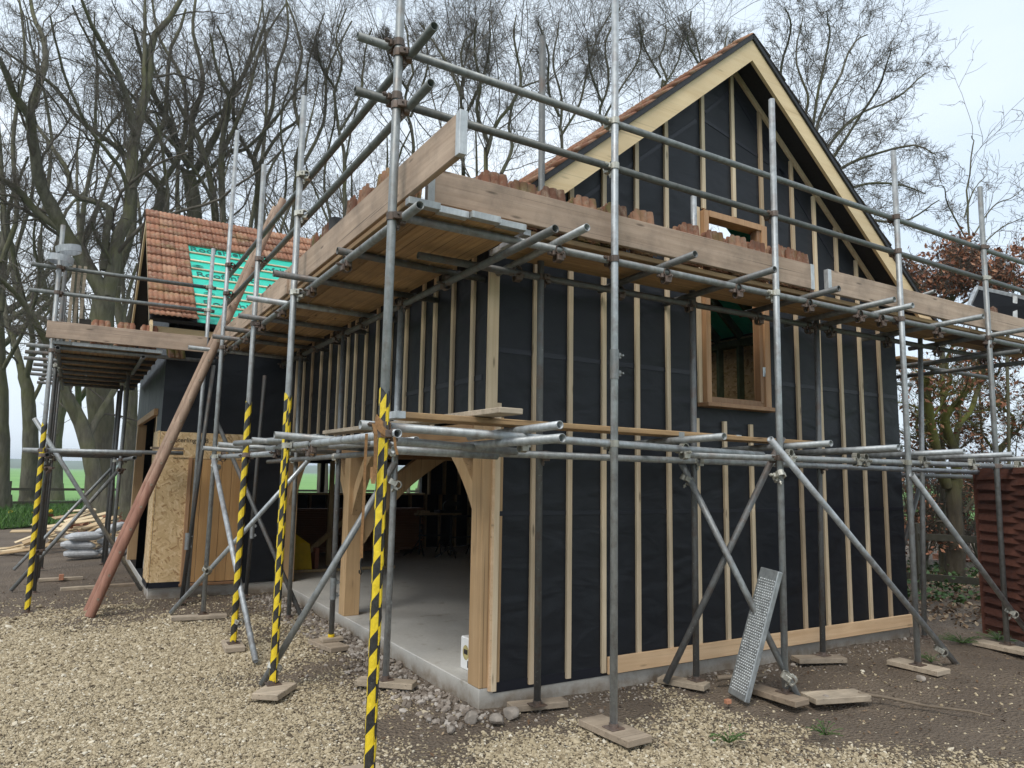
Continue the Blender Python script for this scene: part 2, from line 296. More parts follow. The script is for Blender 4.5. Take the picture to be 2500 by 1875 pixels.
# ------------------------------------------------------------------ mesh helpers
def basis(d, up=(0, 0, 1)):
    d = np.array(d, float); d /= np.linalg.norm(d); u = np.array(up, float)
    if abs(d@u) > .98: u = np.array((1., 0, 0))
    s = np.cross(d, u); s /= np.linalg.norm(s); return d, s, np.cross(s, d)
class MB:
    def __init__(self): self.v = []; self.f = []; self.m = []; self.t = []; self.n = 0; self.sm = []
    def add(self, vs, fs, mi=0, tint=None, smooth=False):
        vs = np.asarray(vs, float); o = self.n; self.v.append(vs); self.n += len(vs)
        t = random.random() if tint is None else tint
        for q in fs: self.f.append([i+o for i in q]); self.m.append(mi); self.t.append(t); self.sm.append(smooth)
        return self
    def box(self, c, s, R=None, ch=.003, mi=0, tint=None):
        h = np.array(s, float)/2; ch = min(ch, h.min()*.45)
        vs = []; idx = {}
        for sx in (-1, 1):
            for sy in (-1, 1):
                for sz in (-1, 1):
                    for a in range(3):
                        p = np.array((sx, sy, sz))*(h-ch); p[a] = (sx, sy, sz)[a]*h[a]
                        idx[(sx, sy, sz, a)] = len(vs); vs.append(p)
        fs = []
        for a in range(3):
            b_, c_ = (a+1) % 3, (a+2) % 3
            for sa in (-1, 1):
                q = []
                for sb, sc2 in ((-1, -1), (1, -1), (1, 1), (-1, 1)):
                    k = [0, 0, 0]; k[a] = sa; k[b_] = sb; k[c_] = sc2; q.append(idx[(*k, a)])
                fs.append(q if sa > 0 else q[::-1])
            for sb in (-1, 1):           # edges parallel to axis a
                for sc2 in (-1, 1):
                    k1 = [0, 0, 0]; k2 = [0, 0, 0]; k1[a] = -1; k2[a] = 1
                    k1[b_] = k2[b_] = sb; k1[c_] = k2[c_] = sc2
                    q = [idx[(*k1, b_)], idx[(*k2, b_)], idx[(*k2, c_)], idx[(*k1, c_)]]
                    fs.append(q if sb*sc2 < 0 else q[::-1])
        for sx in (-1, 1):
            for sy in (-1, 1):
                for sz in (-1, 1):
                    q = [idx[(sx, sy, sz, a)] for a in range(3)]
                    fs.append(q if sx*sy*sz > 0 else q[::-1])
        vs = np.array(vs)
        if R is not None: vs = vs@np.array(R).T
        return self.add(vs+np.array(c, float), fs, mi, tint)
    def bar(self, p0, p1, w_, h_, up=(0, 0, 1), ch=.003, mi=0, tint=None):     # w_ sideways, h_ along up
        p0 = np.array(p0, float); p1 = np.array(p1, float); d, s, u = basis(p1-p0, up)
        return self.box((p0+p1)/2, (np.linalg.norm(p1-p0), w_, h_), np.stack((d, s, u), 1), ch, mi, tint)
    def tube(self, p0, p1, r, n=14, hollow=True, mi=0, tint=None, r1=None, deep=.12):
        p0 = np.array(p0, float); p1 = np.array(p1, float); d, s, u = basis(p1-p0); r1 = r if r1 is None else r1
        a = np.arange(n)*2*math.pi/n; ring = np.cos(a)[:, None]*s+np.sin(a)[:, None]*u
        if hollow:
            ri = r*.82; deep = min(deep, np.linalg.norm(p1-p0)*.4)
            R_ = [p0+d*deep+ring*ri, p0+ring*ri, p0+ring*r, p1+ring*r1, p1+ring*ri, p1-d*deep+ring*ri]
        else: R_ = [p0+ring*r, p1+ring*r1]
        vs = np.concatenate(R_); fs = []
        for k in range(len(R_)-1):
            for i in range(n): j = (i+1) % n; fs.append([k*n+i, k*n+j, (k+1)*n+j, (k+1)*n+i])
        self.add(vs, fs, mi, tint, True)
        e = (len(R_)-1)*n
        self.add(vs[:n], [list(range(n))[::-1]], mi, tint); self.add(vs[e:], [list(range(n))], mi, tint)
        return self
    def path(self, pts, r, n=8, mi=0, tint=None):
        pts = np.array(pts, float); rr = np.broadcast_to(r, (len(pts),))
        vs, fs = tubes(pts[None], rr[None], n); return self.add(vs, fs.tolist(), mi, tint, True)
    def ribbon(self, pts, wdir, w_, th=.003, mi=0, tint=None):
        pts = np.array(pts, float); wd = np.array(wdir, float)*w_/2
        T = np.gradient(pts, axis=0); N = np.cross(T, wd); N /= np.linalg.norm(N, axis=1)[:, None]+1e-9; N *= th/2
        vs = np.concatenate([pts-wd-N, pts+wd-N, pts+wd+N, pts-wd+N]); n = len(pts); fs = []
        for k in range(4):
            for i in range(n-1): j = (k+1) % 4; fs.append([k*n+i, j*n+i, j*n+i+1, k*n+i+1])
        fs += [[0, n, 2*n, 3*n][::-1], [n-1, 2*n-1, 3*n-1, 4*n-1]]
        return self.add(vs, fs, mi, tint)
    def build(self, name, mats, parent=None, origin=None):
        return mkmesh(name, np.concatenate(self.v), self.f, mats, parent, origin, self.m, self.t, self.sm)
WORLD = {}
def mkmesh(name, V, F, mats, parent=None, origin=None, mi=None, tint=None, smooth=None, tint_attr='tint'):
    base = np.array(WORLD.get(parent.name, (0, 0, 0)) if parent else (0, 0, 0), float)
    org = base if origin is None else np.array(origin, float)
    if origin is None and parent is None: org = np.zeros(3)
    me = bpy.data.meshes.new(name); V = np.asarray(V, np.float32)-org.astype(np.float32)
    if isinstance(F, np.ndarray):
        nv = F.shape[1]; nf = len(F); me.vertices.add(len(V)); me.vertices.foreach_set('co', V.ravel())
        me.loops.add(nf*nv); me.loops.foreach_set('vertex_index', F.ravel().astype(np.int32))
        me.polygons.add(nf); me.polygons.foreach_set('loop_start', (np.arange(nf)*nv).astype(np.int32)); me.polygons.foreach_set('loop_total', np.full(nf, nv, np.int32))
        me.update(calc_edges=True)
    else: me.from_pydata(V.tolist(), [], F)
    for x in (mats if isinstance(mats, (list, tuple)) else [mats]): me.materials.append(M[x] if isinstance(x, str) else x)
    if mi is not None: me.polygons.foreach_set('material_index', np.array(mi, np.int32))
    if tint is not None:
        at = me.attributes.new(tint_attr, 'FLOAT', 'FACE' if len(tint) == len(me.polygons) else 'POINT'); at.data.foreach_set('value', np.array(tint, np.float32))
    if smooth is not None: me.polygons.foreach_set('use_smooth', np.array(smooth, bool) if not isinstance(smooth, bool) else np.full(len(me.polygons), smooth))
    o = bpy.data.objects.new(name, me); COL.objects.link(o)
    if parent: o.parent = parent
    o.location = Vector((org-base).tolist()); WORLD[o.name] = tuple(org)
    return o
def thing(name, loc, label, cat, group=None):
    o = bpy.data.objects.new(name, None); COL.objects.link(o); o.location = loc; o.empty_display_size = .2
    WORLD[o.name] = tuple(loc); return tag(o, label, cat, group)
def tag(o, label=None, cat=None, group=None, kind=None):
    if label: o['label'] = label
    if cat: o['category'] = cat
    if group: o['group'] = group
    if kind: o['kind'] = kind
    return o
def lone(mb, name, mats, loc, label, cat, group=None): return tag(mb.build(name, mats, None, loc), label, cat, group)
def tubes(P, R, s):                       # P (N,n,3), R (N,n): vectorised tapered tubes
    N, n, _ = P.shape; T = np.gradient(P, axis=1); T /= np.linalg.norm(T, axis=2, keepdims=True)+1e-9
    up = np.where(np.abs(T[:, :1, 2:3]) > .9, np.array([[[1., 0, 0]]]), np.array([[[0, 0, 1.]]]))
    S = np.cross(T, np.broadcast_to(up, T.shape)); S /= np.linalg.norm(S, axis=2, keepdims=True)+1e-9; U = np.cross(S, T)
    a = np.arange(s)*2*math.pi/s
    V = P[:, :, None]+R[:, :, None, None]*(np.cos(a)[:, None]*S[:, :, None]+np.sin(a)[:, None]*U[:, :, None])
    i = np.arange(N)[:, None, None]*n*s+np.arange(n-1)[None, :, None]*s; j = np.arange(s); j2 = (j+1) % s
    F = np.stack((i+j, i+j2, i+s+j2, i+s+j), -1).reshape(-1, 4)
    return V.reshape(-1, 3), F
def vnoise(x, y, s, seed=0):              # 2-D value noise
    x = np.asarray(x)*s; y = np.asarray(y)*s; xi = np.floor(x).astype(int); yi = np.floor(y).astype(int); fx = x-xi; fy = y-yi
    h = lambda a, b: ((np.sin(a*127.1+b*311.7+seed*74.7)*43758.5453) % 1)
    fx = fx*fx*(3-2*fx); fy = fy*fy*(3-2*fy)
    return (h(xi, yi)*(1-fx)+h(xi+1, yi)*fx)*(1-fy)+(h(xi, yi+1)*(1-fx)+h(xi+1, yi+1)*fx)*fy
def P(u, v, d):                           # the point seen at photo pixel (u, v), d metres in front of the camera
    return np.array(CAM+(AF+AR*((u-1250)/FPX)-AU*((v-937.5)/FPX))*d)
def grow_copy(o, parent=None):
    c = o.copy(); COL.objects.link(c); c.parent = parent
    for ch in list(o.children): grow_copy(ch, c)
    return c
# ------------------------------------------------------------------ ground, verge, field, hills
def gravel_mask(x, y):
    n_ = (vnoise(x, y, 1.3, 3)-.5)*.7+(vnoise(x, y, 4, 5)-.5)*.35
    a = np.minimum(np.minimum(-.64-x, 4.2-y-.45*(x+1)), 99)*.42            # the drive left of the garage
    b = np.minimum(-.64-y, 1.75-x-.5*(y+1.5))*.55                         # in front of the gable
    return np.clip(.5+np.maximum(a, b)*1.1+n_, 0, 1)
def ground_h(x, y):
    h = (vnoise(x, y, .7, 1)-.5)*.05+(vnoise(x, y, 3, 2)-.5)*.022+(vnoise(x, y, 9, 4)-.5)*.012
    rut = np.clip((x-1.4)/1.2, 0, 1)*np.clip((-.45-y)/.5, 0, 1); return h-.012+rut*((vnoise(x, y, 1.7, 11)-.5)*.05+(vnoise(x, y, 5.5, 12)-.5)*.035)
gx = np.concatenate([np.arange(-9, -4.6, .2), np.arange(-4.6, 7, .055), np.arange(7, 26, .25)]); gy = np.concatenate([np.arange(-6, 6, .055), np.arange(6, 30, .25)])
X, Y = np.meshgrid(gx, gy, indexing='ij'); Z = ground_h(X, Y); nx_, ny_ = X.shape
inside = ((X > .05) & (Y > .05) & (X < 5.1) & (Y < 9.4)) | ((X > -1.5) & (X < .1) & (Y > 5.9) & (Y < 10)); Z = np.where(inside, -.05, Z)
i, j = np.meshgrid(np.arange(nx_-1), np.arange(ny_-1), indexing='ij'); k = (i*ny_+j).ravel()
F = np.stack((k, k+ny_, k+ny_+1, k+1), 1)
V = np.stack((X.ravel(), Y.ravel(), Z.ravel()), 1)
g = mkmesh('ground', V, F, 'ground', None, None, None, gravel_mask(X.ravel(), Y.ravel()), True, 'gravel'); tag(g, kind='structure')

def pebbles(name, cx, cy, cz, r, mat, tint, flat=.6):
    t = (1+5**.5)/2
    iv = np.array([(-1, t, 0), (1, t, 0), (-1, -t, 0), (1, -t, 0), (0, -1, t), (0, 1, t), (0, -1, -t), (0, 1, -t), (t, 0, -1), (t, 0, 1), (-t, 0, -1), (-t, 0, 1)])/1.9
    jf = np.array([(0, 11, 5), (0, 5, 1), (0, 1, 7), (0, 7, 10), (0, 10, 11), (1, 5, 9), (5, 11, 4), (11, 10, 2), (10, 7, 6), (7, 1, 8), (3, 9, 4), (3, 4, 2), (3, 2, 6), (3, 6, 8), (3, 8, 9), (4, 9, 5), (2, 4, 11), (6, 2, 10), (8, 6, 7), (9, 8, 1)])
    N = len(cx); v = iv[None]*RNG.uniform(.75, 1.2, (N, 12, 1)); v = v*np.stack((RNG.uniform(.8, 1.5, N), RNG.uniform(.65, 1., N), RNG.uniform(flat-.2, flat+.2, N)), 1)[:, None]*r[:, None, None]
    a = RNG.uniform(0, 6.28, N); b = RNG.normal(0, .35, N)
    x, y, z = v[..., 0], v[..., 1], v[..., 2]; x, z = x*np.cos(b)[:, None]-z*np.sin(b)[:, None], x*np.sin(b)[:, None]+z*np.cos(b)[:, None]
    x, y = x*np.cos(a)[:, None]-y*np.sin(a)[:, None], x*np.sin(a)[:, None]+y*np.cos(a)[:, None]
    V = np.stack((x+cx[:, None], y+cy[:, None], z+cz[:, None]), -1).reshape(-1, 3)
    F = (np.arange(N)[:, None, None]*12+jf[None]).reshape(-1, 3)
    return mkmesh(name, V, F, mat, None, None, None, np.repeat(tint, 20), False)
n0 = 1000000; px = RNG.uniform(-5.5, 4.5, n0); py = RNG.uniform(-3.4, 6.5, n0)
dd = np.hypot(px-CAM.x, py-CAM.y); gm = gravel_mask(px, py)
side = (px-CAM.x)*AF.y-(py-CAM.y)*AF.x; fw = (px-CAM.x)*AF.x+(py-CAM.y)*AF.y
keep = (fw > 2.4) & (np.abs(side) < fw*.78+.5) & (RNG.random(n0) < np.clip((gm-.22)*1.5, np.where(px < 0, .03, .009), 1)*np.clip(1.5-dd*.085, .28, 1)) & ~((px > -.02) & (py > -.02)) & ~((px > -1.62) & (py > 5.75))
px, py, dd, gm = px[keep], py[keep], dd[keep], gm[keep]
pr = RNG.lognormal(-4.96, .36, len(px))*np.where(dd > 6.5, 1.25, 1); tt = np.clip(RNG.normal(.5, .24, len(px)), 0, 1)
tag(pebbles('gravel', px, py, ground_h(px, py)+pr*.25, pr, 'pebble', tt), 'loose pale beige pea gravel covering the drive in front', 'gravel', kind='stuff')
# grey rubble along the slab edge
N = 3000; s_ = RNG.uniform(0, 1, N); ed = RNG.random(N) < .78
rx = np.where(ed, -np.abs(RNG.normal(.10, .2, N))-.02, RNG.uniform(-.1, 5.2, N)); ry = np.where(ed, RNG.uniform(-.25, 5.6, N), -np.abs(RNG.normal(.1, .14, N))-.02)
rr = RNG.lognormal(-4.2, .45, N)*np.where(ed, 1., .55); rr = np.minimum(rr, .03)
keep = ~((rx > -.01) & (ry > -.01)); rx, ry, rr = rx[keep], ry[keep], rr[keep]
M['rubble'] = m_attrcol('rubble', [(0, (.11, .088, .068)), (.5, (.24, .20, .165)), (1, (.42, .38, .335))], .9)
tag(pebbles('rubble', rx, ry, ground_h(rx, ry)+rr*.3, rr, 'rubble', RNG.random(len(rx)), .75), 'broken grey concrete rubble lying along the slab edge', 'rubble', kind='stuff')
# litter and chips on the mud to the right
def flakes(name, x, y, z, r, mat, tint, tilt=.35, asp=.5):
    N = len(x); q = np.array([(-1, 0, 0), (0, -asp, .18), (1, 0, 0), (0, asp, .18)])[None]*r[:, None, None]
    a = RNG.uniform(0, 6.28, N)[:, None]; b = RNG.normal(0, tilt, N)[:, None]; c = RNG.normal(0, tilt, N)[:, None]
    X_, Y_, Z_ = q[..., 0], q[..., 1], q[..., 2]
    X_, Z_ = X_*np.cos(b)-Z_*np.sin(b), X_*np.sin(b)+Z_*np.cos(b); Y_, Z_ = Y_*np.cos(c)-Z_*np.sin(c), Y_*np.sin(c)+Z_*np.cos(c)
    X_, Y_ = X_*np.cos(a)-Y_*np.sin(a), X_*np.sin(a)+Y_*np.cos(a)
    V = np.stack((X_+x[:, None], Y_+y[:, None], Z_+z[:, None]), -1).reshape(-1, 3); F = np.arange(N)[:, None]*4+np.array([[0, 1, 2, 3]])
    return mkmesh(name, V, F, mat, None, None, None, tint, False)
N = 7500; lx = RNG.uniform(-4, 9.5, N); ly = RNG.uniform(-3.2, 8, N); keep = (gravel_mask(lx, ly) < .75) & ~((lx > -.05) & (lx < 5.25) & (ly > -.05)) & ~((lx > -1.65) & (lx < 0) & (ly > 5.7))
lx, ly = lx[keep], ly[keep]
tag(flakes('leaf_litter', lx, ly, ground_h(lx, ly)+.012, RNG.uniform(.006, .022, len(lx)), 'litter', RNG.random(len(lx))**1.7, .3), 'dead leaves and wood chips scattered on the mud', 'litter', kind='stuff')

# far setting
def lawn_edge(x): return np.interp(x, [-60, -8, -4, -3, -1.1, 0, 6, 60], [16.5, 17.8, 19.0, 20.4, 23.4, 24, 24, 24])
vx = np.concatenate([np.arange(-60, -12, 4), np.arange(-12, 26, .5), np.arange(26, 61, 4)]); q = np.linspace(0, 1, 30)**1.5
X, Q = np.meshgrid(vx, q, indexing='ij'); Y = lawn_edge(X)+Q*(34-lawn_edge(X)); Z = .03+.16*np.minimum(1, Q*8)+vnoise(X, Y, .6, 8)*.1*np.minimum(1, Q*6)-np.where(Q > .99, .3, 0)
nx_, ny_ = X.shape; i, j = np.meshgrid(np.arange(nx_-1), np.arange(ny_-1), indexing='ij'); k = (i*ny_+j).ravel()
tag(mkmesh('grass_verge', np.stack((X.ravel(), Y.ravel(), Z.ravel()), 1), np.stack((k, k+ny_, k+ny_+1, k+1), 1), 'verge', None, None, None, None, True), kind='structure')
mb = MB(); mb.add([(-4000, 30, -.06), (5000, 30, -.06), (5000, 1600, 3), (-4000, 1600, 3)], [[0, 1, 2, 3]]); mb.add([(14, -40, -.07), (3000, -40, -.07), (3000, 30.2, -.07), (14, 30.2, -.07)], [[0, 1, 2, 3]])
tag(mb.build('field', 'field'), kind='structure')
mb = MB(); mb.add([(-200, -60, -.09), (14.5, -60, -.09), (14.5, 30.3, -.09), (-200, 30.3, -.09)], [[0, 1, 2, 3]], 0); tag(mb.build('yard_ground', 'verge'), kind='structure')
hx = np.linspace(-5000, 6000, 160); rows = []
for r_, (yy, zz) in enumerate(((900, -1), (1250, 14), (1600, 30), (1900, 34), (2600, 0))):
    rows.append(np.stack((hx, np.full_like(hx, yy)+hx*.0, zz+(vnoise(hx, hx*0+r_, .0016, 3)-.5)*zz*.9+(vnoise(hx, hx*0+r_, .02, 6))*zz*.12), 1))
V = np.concatenate(rows); n_ = len(hx); k = (np.arange(4)[:, None]*n_+np.arange(n_-1)[None]).ravel()
tag(mkmesh('hills', V, np.stack((k, k+1, k+n_+1, k+n_), 1), 'hill', None, None, None, None, True), kind='structure')
# grass blades of the verge and of the patch beyond the right-hand fence
def blades(name, x, y, z, h, mat, tint, wd=.012):
    N = len(x); a = RNG.uniform(0, 6.28, N); l = RNG.normal(0, .35, (N, 2))*h[:, None]
    dx, dy = np.cos(a)*wd, np.sin(a)*wd
    V = np.stack((np.stack((x-dx, y-dy, z), 1), np.stack((x+dx, y+dy, z), 1), np.stack((x+l[:, 0], y+l[:, 1], z+h), 1)), 1).reshape(-1, 3)
    return mkmesh(name, V, np.arange(N*3).reshape(-1, 3), mat, None, None, None, tint, False)
N = 26000; bx = RNG.uniform(-9, 9, N); by = lawn_edge(bx)+RNG.random(N)**1.6*9
bz = .15*np.minimum(1, (by-lawn_edge(bx))/2)
tag(blades('grass', bx, by, bz, RNG.uniform(.1, .34, N)*np.where((by-lawn_edge(bx)) < .6, .6, 1), 'grass', RNG.random(N), .022), 'long dark green grass on the verge under the trees', 'grass', kind='stuff')
N = 420; bx = RNG.uniform(-2.6, .2, N)+RNG.normal(0, .2, N); by = 17.8+RNG.normal(0, 1.0, N)+bx*-.3
tag(flakes('fallen_leaves', bx, by, np.abs(RNG.normal(.06, .12, N)), RNG.uniform(.05, .12, N), 'leaf_brown', RNG.random(N), .8, .7), 'heap of brown fallen beech leaves at the forked tree', 'leaves', kind='stuff')
M['daffodil'] = simple('daffodil_petal', (.8, .55, .03), .5, 0, .1, 5, 0)
for q, (u, v) in enumerate(((82, 1253), (26, 1250), (122, 1262), (233, 1246), (287, 1240), (124, 1248), (44, 1268))):
    p = P(u, v, 22); mb = MB()
    for a in range(6): mb.add([p, p+np.array((math.cos(a*1.05)*.06, .02, math.sin(a*1.05)*.06)), p+np.array((math.cos(a*1.05+.7)*.06, .02, math.sin(a*1.05+.7)*.06))], [[0, 1, 2]])
    mb.tube(p+np.array((0, -.02, 0)), p+np.array((0, -.06, 0)), .02, 6); mb.tube(p, p+np.array((0, .03, -.4)), .008, 4, False, 1)
    lone(mb, 'daffodil', ['daffodil', 'grass'], tuple(p), 'yellow daffodil flowering in the long grass of the verge', 'flower', 'daffodils in the verge')

# ------------------------------------------------------------------ the timber-framed building
H = thing('timber_frame_building', (0, 0, 0), 'unfinished timber framed building wrapped in black membrane with half tiled roof', 'building')
B = lambda mb, n, m, p=H, o=None: mb.build(n, m, p, o)
KM, RX, RZ = .835, 2.64, 5.74                     # main roof: slope, ridge x, ridge height of the deck's top
KW, WY, WZ = .87, 7.95, 5.72                      # wing roof
zm = lambda x: RZ-KM*abs(x-RX)
zw = lambda y: WZ-KW*abs(y-WY)
s1 = MB().box((2.6, 4.7, .0), (5.2, 9.4, .26), None, .006); B(s1, 'concrete_slab', 'concrete')
s2 = MB().box((-.805, 7.95, .0), (1.6, 4.3, .258), None, .006); B(s2, 'concrete_slab', 'concrete')
def wallcols(mb, xs, zlo, ztop, holes, fix, axis, side, th=.1, mi=0):
    # wall in plane axis=fix made of columns; holes = (a0, a1, z0, z1); side: +1 thickness grows to +axis
    pt = (lambda a, z, d: (fix+d*side, a, z)) if axis == 0 else (lambda a, z, d: (a, fix+d*side, z))
    for a0, a1 in zip(xs[:-1], xs[1:]):
        am = (a0+a1)/2; spans = [(zlo, None)]
        for h in holes:
            if h[0]-1e-6 <= a0 and a1 <= h[1]+1e-6: spans = [(zlo, h[2]), (h[3], None)] if h[2] > zlo else [(h[3], None)]
        for z0, z1 in spans:
            zz = [z1, z1] if z1 is not None else [ztop(a0), ztop(a1)]
            if min(zz) <= z0 and max(zz) <= z0: continue
            for d in (0, th): mb.add([pt(a0, z0, d), pt(a1, z0, d), pt(a1, zz[1], d), pt(a0, zz[0], d)], [[0, 1, 2, 3]], mi)
    for h in holes:
        q = [(h[0], h[2]), (h[1], h[2]), (h[1], h[3]), (h[0], h[3])]
        for e in range(4):
            (a0, z0), (a1, z1) = q[e], q[(e+1) % 4]
            mb.add([pt(a0, z0, 0), pt(a1, z1, 0), pt(a1, z1, th), pt(a0, z0, th)], [[0, 1, 2, 3]], mi)
    return mb
XS = sorted(set([0.09, 2.2, RX, 3.03, 5.19]))
B(wallcols(MB(), [.09, 2.2, RX, 3.03, 5.19], .13, lambda x: zm(x)-.03, [(2.2, 3.03, 2.28, 4.05)], 0, 1, 1), 'gable_wall', 'membrane')
mb = MB(); mb.add([(0, 0, 2.0), (.09, 0, 2.0), (.09, 0, 3.58), (0, 0, 3.51)], [[0, 1, 2, 3]])
wallcols(mb, [0, 5.78], 2.0, lambda y: 3.5, [], 0, 0, 1, .1); B(mb, 'front_wall', 'membrane')
B(wallcols(MB(), [0., 5.2], .13, lambda y: 3.5, [], 5.1, 1, 1, .01) if False else wallcols(MB(), [0.1, 1.1, 2.0, 4.4, 9.4], .13, lambda y: 3.55, [], 5.19, 0, -1, .06), 'side_wall', 'osb')
mb = MB()
for z in np.arange(.16, 3.5, .155): mb.bar((5.205, .02, z), (5.205, 9.4, z), .028, .165, (.12, 0, 1), .002)
B(mb, 'cladding', 'redboard')
B(wallcols(MB(), [0, 1.18, 3.72, 5.19], .13, lambda x: zm(x)-.05, [(1.18, 3.72, 1.24, 1.80)], 9.4, 1, 1, .12), 'rear_wall', 'membrane')
f = B(MB().box((2.45, 9.38, 1.22), (2.6, .2, .04)), 'window_sill', 'batten')
for x in (1.62, 1.66, 2.3, 2.95): B(MB().box((x, 9.45, 1.52), (.04, .06, .56)), 'mullion', 'dark')
mb = MB(); mb.box((2.6, 4.75, 2.09), (5.0, 9.2, .06)); B(mb, 'upper_floor', 'osb')
for y in np.arange(.5, 9.2, .42): B(MB().box((2.6, y, 1.98), (4.98, .045, .15)), 'joist', 'stud')
# studs inside
for x in np.arange(.35, 5.1, .343): B(MB().box((x, 9.33, .66), (.045, .1, 1.1)), 'stud', 'stud')
for x in (.35, .7, 3.85, 4.2, 4.55, 4.9): B(MB().box((x, 9.33, 1.6), (.045, .1, .78)), 'stud', 'stud')
for y in np.arange(.5, 9.2, .41): B(MB().box((5.08, y, 1.03), (.1, .045, 1.78)), 'stud', 'stud')
for y in np.arange(.3, 6.5, .36): B(MB().box((5.08, y, 2.78), (.1, .045, 1.26)), 'stud', 'greenstud')
B(MB().box((5.075, 4.7, 3.45), (.12, 9.1, .09)), 'wall_plate', 'greenstud')
# oak frame
for n_, (y0, h_) in enumerate(((-.003, 2.04), (2.95, 1.82), (5.61, 1.82))):
    B(MB().box((.082, y0+.085, .13+(h_-.13)/2), (.17, .17, h_-.13), None, .006), 'oak_post', 'oak')
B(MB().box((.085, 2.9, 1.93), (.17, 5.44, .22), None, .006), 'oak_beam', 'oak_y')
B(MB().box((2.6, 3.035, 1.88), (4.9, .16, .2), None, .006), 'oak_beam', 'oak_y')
def arch(p0, c, p1, w_, h_, ax):
    p0, c, p1 = map(np.array, (p0, c, p1)); mb = MB(); t = np.linspace(0, 1, 9)[:, None]; q = (1-t)**2*p0+2*t*(1-t)*c+t*t*p1
    T = np.gradient(q, axis=0); T /= np.linalg.norm(T, axis=1)[:, None]; s = np.array(ax, float); U = np.cross(T, s)
    vs = np.concatenate([q+s*w_/2-U*h_/2, q+s*w_/2+U*h_/2, q-s*w_/2+U*h_/2, q-s*w_/2-U*h_/2]); n = len(q); fs = []
    for k in range(4):
        for i in range(n-1): j = (k+1) % 4; fs.append([k*n+i, j*n+i, j*n+i+1, k*n+i+1])
    return mb.add(vs, fs, 0, .5).add(vs[[0, n, 2*n, 3*n]], [[0, 1, 2, 3]], 0, .5).add(vs[[n-1, 2*n-1, 3*n-1, 4*n-1]], [[3, 2, 1, 0]], 0, .5)
for a in (((.085, .12, 1.28), (.085, .32, 1.62), (.085, .66, 1.86), .09, .12, (1, 0, 0)), ((.085, 3.0, 1.2), (.085, 2.82, 1.6), (.085, 2.42, 1.86), .09, .12, (1, 0, 0)),
          ((.085, 3.07, 1.2), (.085, 3.3, 1.6), (.085, 3.68, 1.86), .09, .12, (1, 0, 0)), ((.085, 5.66, 1.2), (.085, 5.42, 1.6), (.085, 5.06, 1.86), .09, .12, (1, 0, 0)),
          ((.12, 3.035, .92), (.45, 3.035, 1.5), (1.15, 3.035, 1.9), .1, .2, (0, 1, 0))): B(arch(*a), 'oak_brace', 'oak')
# battens and boards on the gable
bt = []
for x, z0, z1 in ((.745, .115, 4.1), (1.085, .115, 4.2), (1.435, .22, 4.52), (1.78, .22, 4.81), (2.245, 4.08, 5.2), (2.655, 4.08, 5.54), (3.043, 2.25, 5.25), (3.49, .22, 4.85), (3.835, .22, 4.55), (4.18, .22, 4.28), (4.515, .22, 3.98), (4.85, .22, 3.72), (.42, .115, 3.7), (2.12, .22, 2.14), (2.46, .22, 2.13), (2.8, .22, 2.12), (2.165, 2.28, 4.08), (.105, .105, 2.14)):
    z1 = min(z1, zm(x)-.08); bt.append(B(MB().box((x+random.uniform(-.006, .006), -.0135, (z0+z1)/2), (.043, .026, z1-z0), None, .002), 'batten', 'batten'))
B(MB().box((.045, -.016, 2.6), (.085, .03, 1.1), None, .002), 'batten', 'batten')
B(MB().box((.078, -.012, 1.1), (.022, .024, 1.98), None, .002), 'batten', 'larch_x')
for p0, p1 in (((2.70, -.018, 5.56), (4.95, -.018, 3.66)), ((2.55, -.018, 5.52), (.2, -.018, 3.56))): B(MB().bar(p0, p1, .028, .05, (0, 0, 1), .002), 'raking_batten', 'batten')
B(MB().box((3.155, -.036, .17), (4.09, .022, .13), None, .003), 'skirting_board', 'larch_x')
B(MB().box((2.66, -.004, .125), (5.1, .004, .07), None, .001), 'membrane_hem', 'seam')
B(MB().box((2.64, -.0025, 1.335), (5.09, .005, .035), None, .001), 'seam_tape', 'seam')
for x0, x1 in ((.09, 2.15), (3.08, 5.18)): B(MB().box(((x0+x1)/2, -.0025, 2.54), (x1-x0, .005, .04), None, .001), 'seam_tape', 'seam')
for p0, p1 in (((2.18, 4.93), (.7, 3.74)), ((2.63, 5.34), (2.30, 5.04)), ((2.26, 4.97), (4.05, 4.55)), ((2.70, 5.36), (4.4, 3.7))): B(MB().bar((p0[0], -.0025, p0[1]), (p1[0], -.0025, p1[1]), .005, .035, (0, 0, 1), .001), 'seam_tape', 'seam')
# battens on the front
for y in (.2, .54, .885, 1.12, 1.5, 1.87, 2.24, 2.58, 2.9, 3.15, 3.48, 3.81, 4.18, 4.57, 4.95, 5.33, 5.68):
    B(MB().box((-.0135, y+random.uniform(-.006, .006), 2.73), (.026, .043, 1.44), None, .002), 'batten', 'batten')
B(MB().box((-.0025, 2.8, 2.33), (.005, 5.5, .04), None, .001), 'seam_tape', 'seam')
# window of the gable
WF = MB(); WF.box((2.225, .0, 3.165), (.06, .14, 1.77)).box((3.0, .0, 3.165), (.075, .14, 1.77)).box((2.6125, .0, 4.025), (.70, .138, .06)).box((2.6125, .01, 2.31), (.70, .12, .06))
wf = B(WF, 'window_frame', 'window'); B(MB().box((2.61, -.05, 2.262), (.93, .16, .035)), 'sill', 'window', wf)
sh = B(MB().box((2.935, -.02, 3.165), (.05, .07, 1.69)), 'sash', 'window', wf)
for z in (2.62, 3.7): B(MB().box((2.962, -.058, z), (.045, .006, .09)).tube((2.962, -.063, z-.045), (2.962, -.063, z+.045), .006, 8), 'hinge', 'steel', wf)
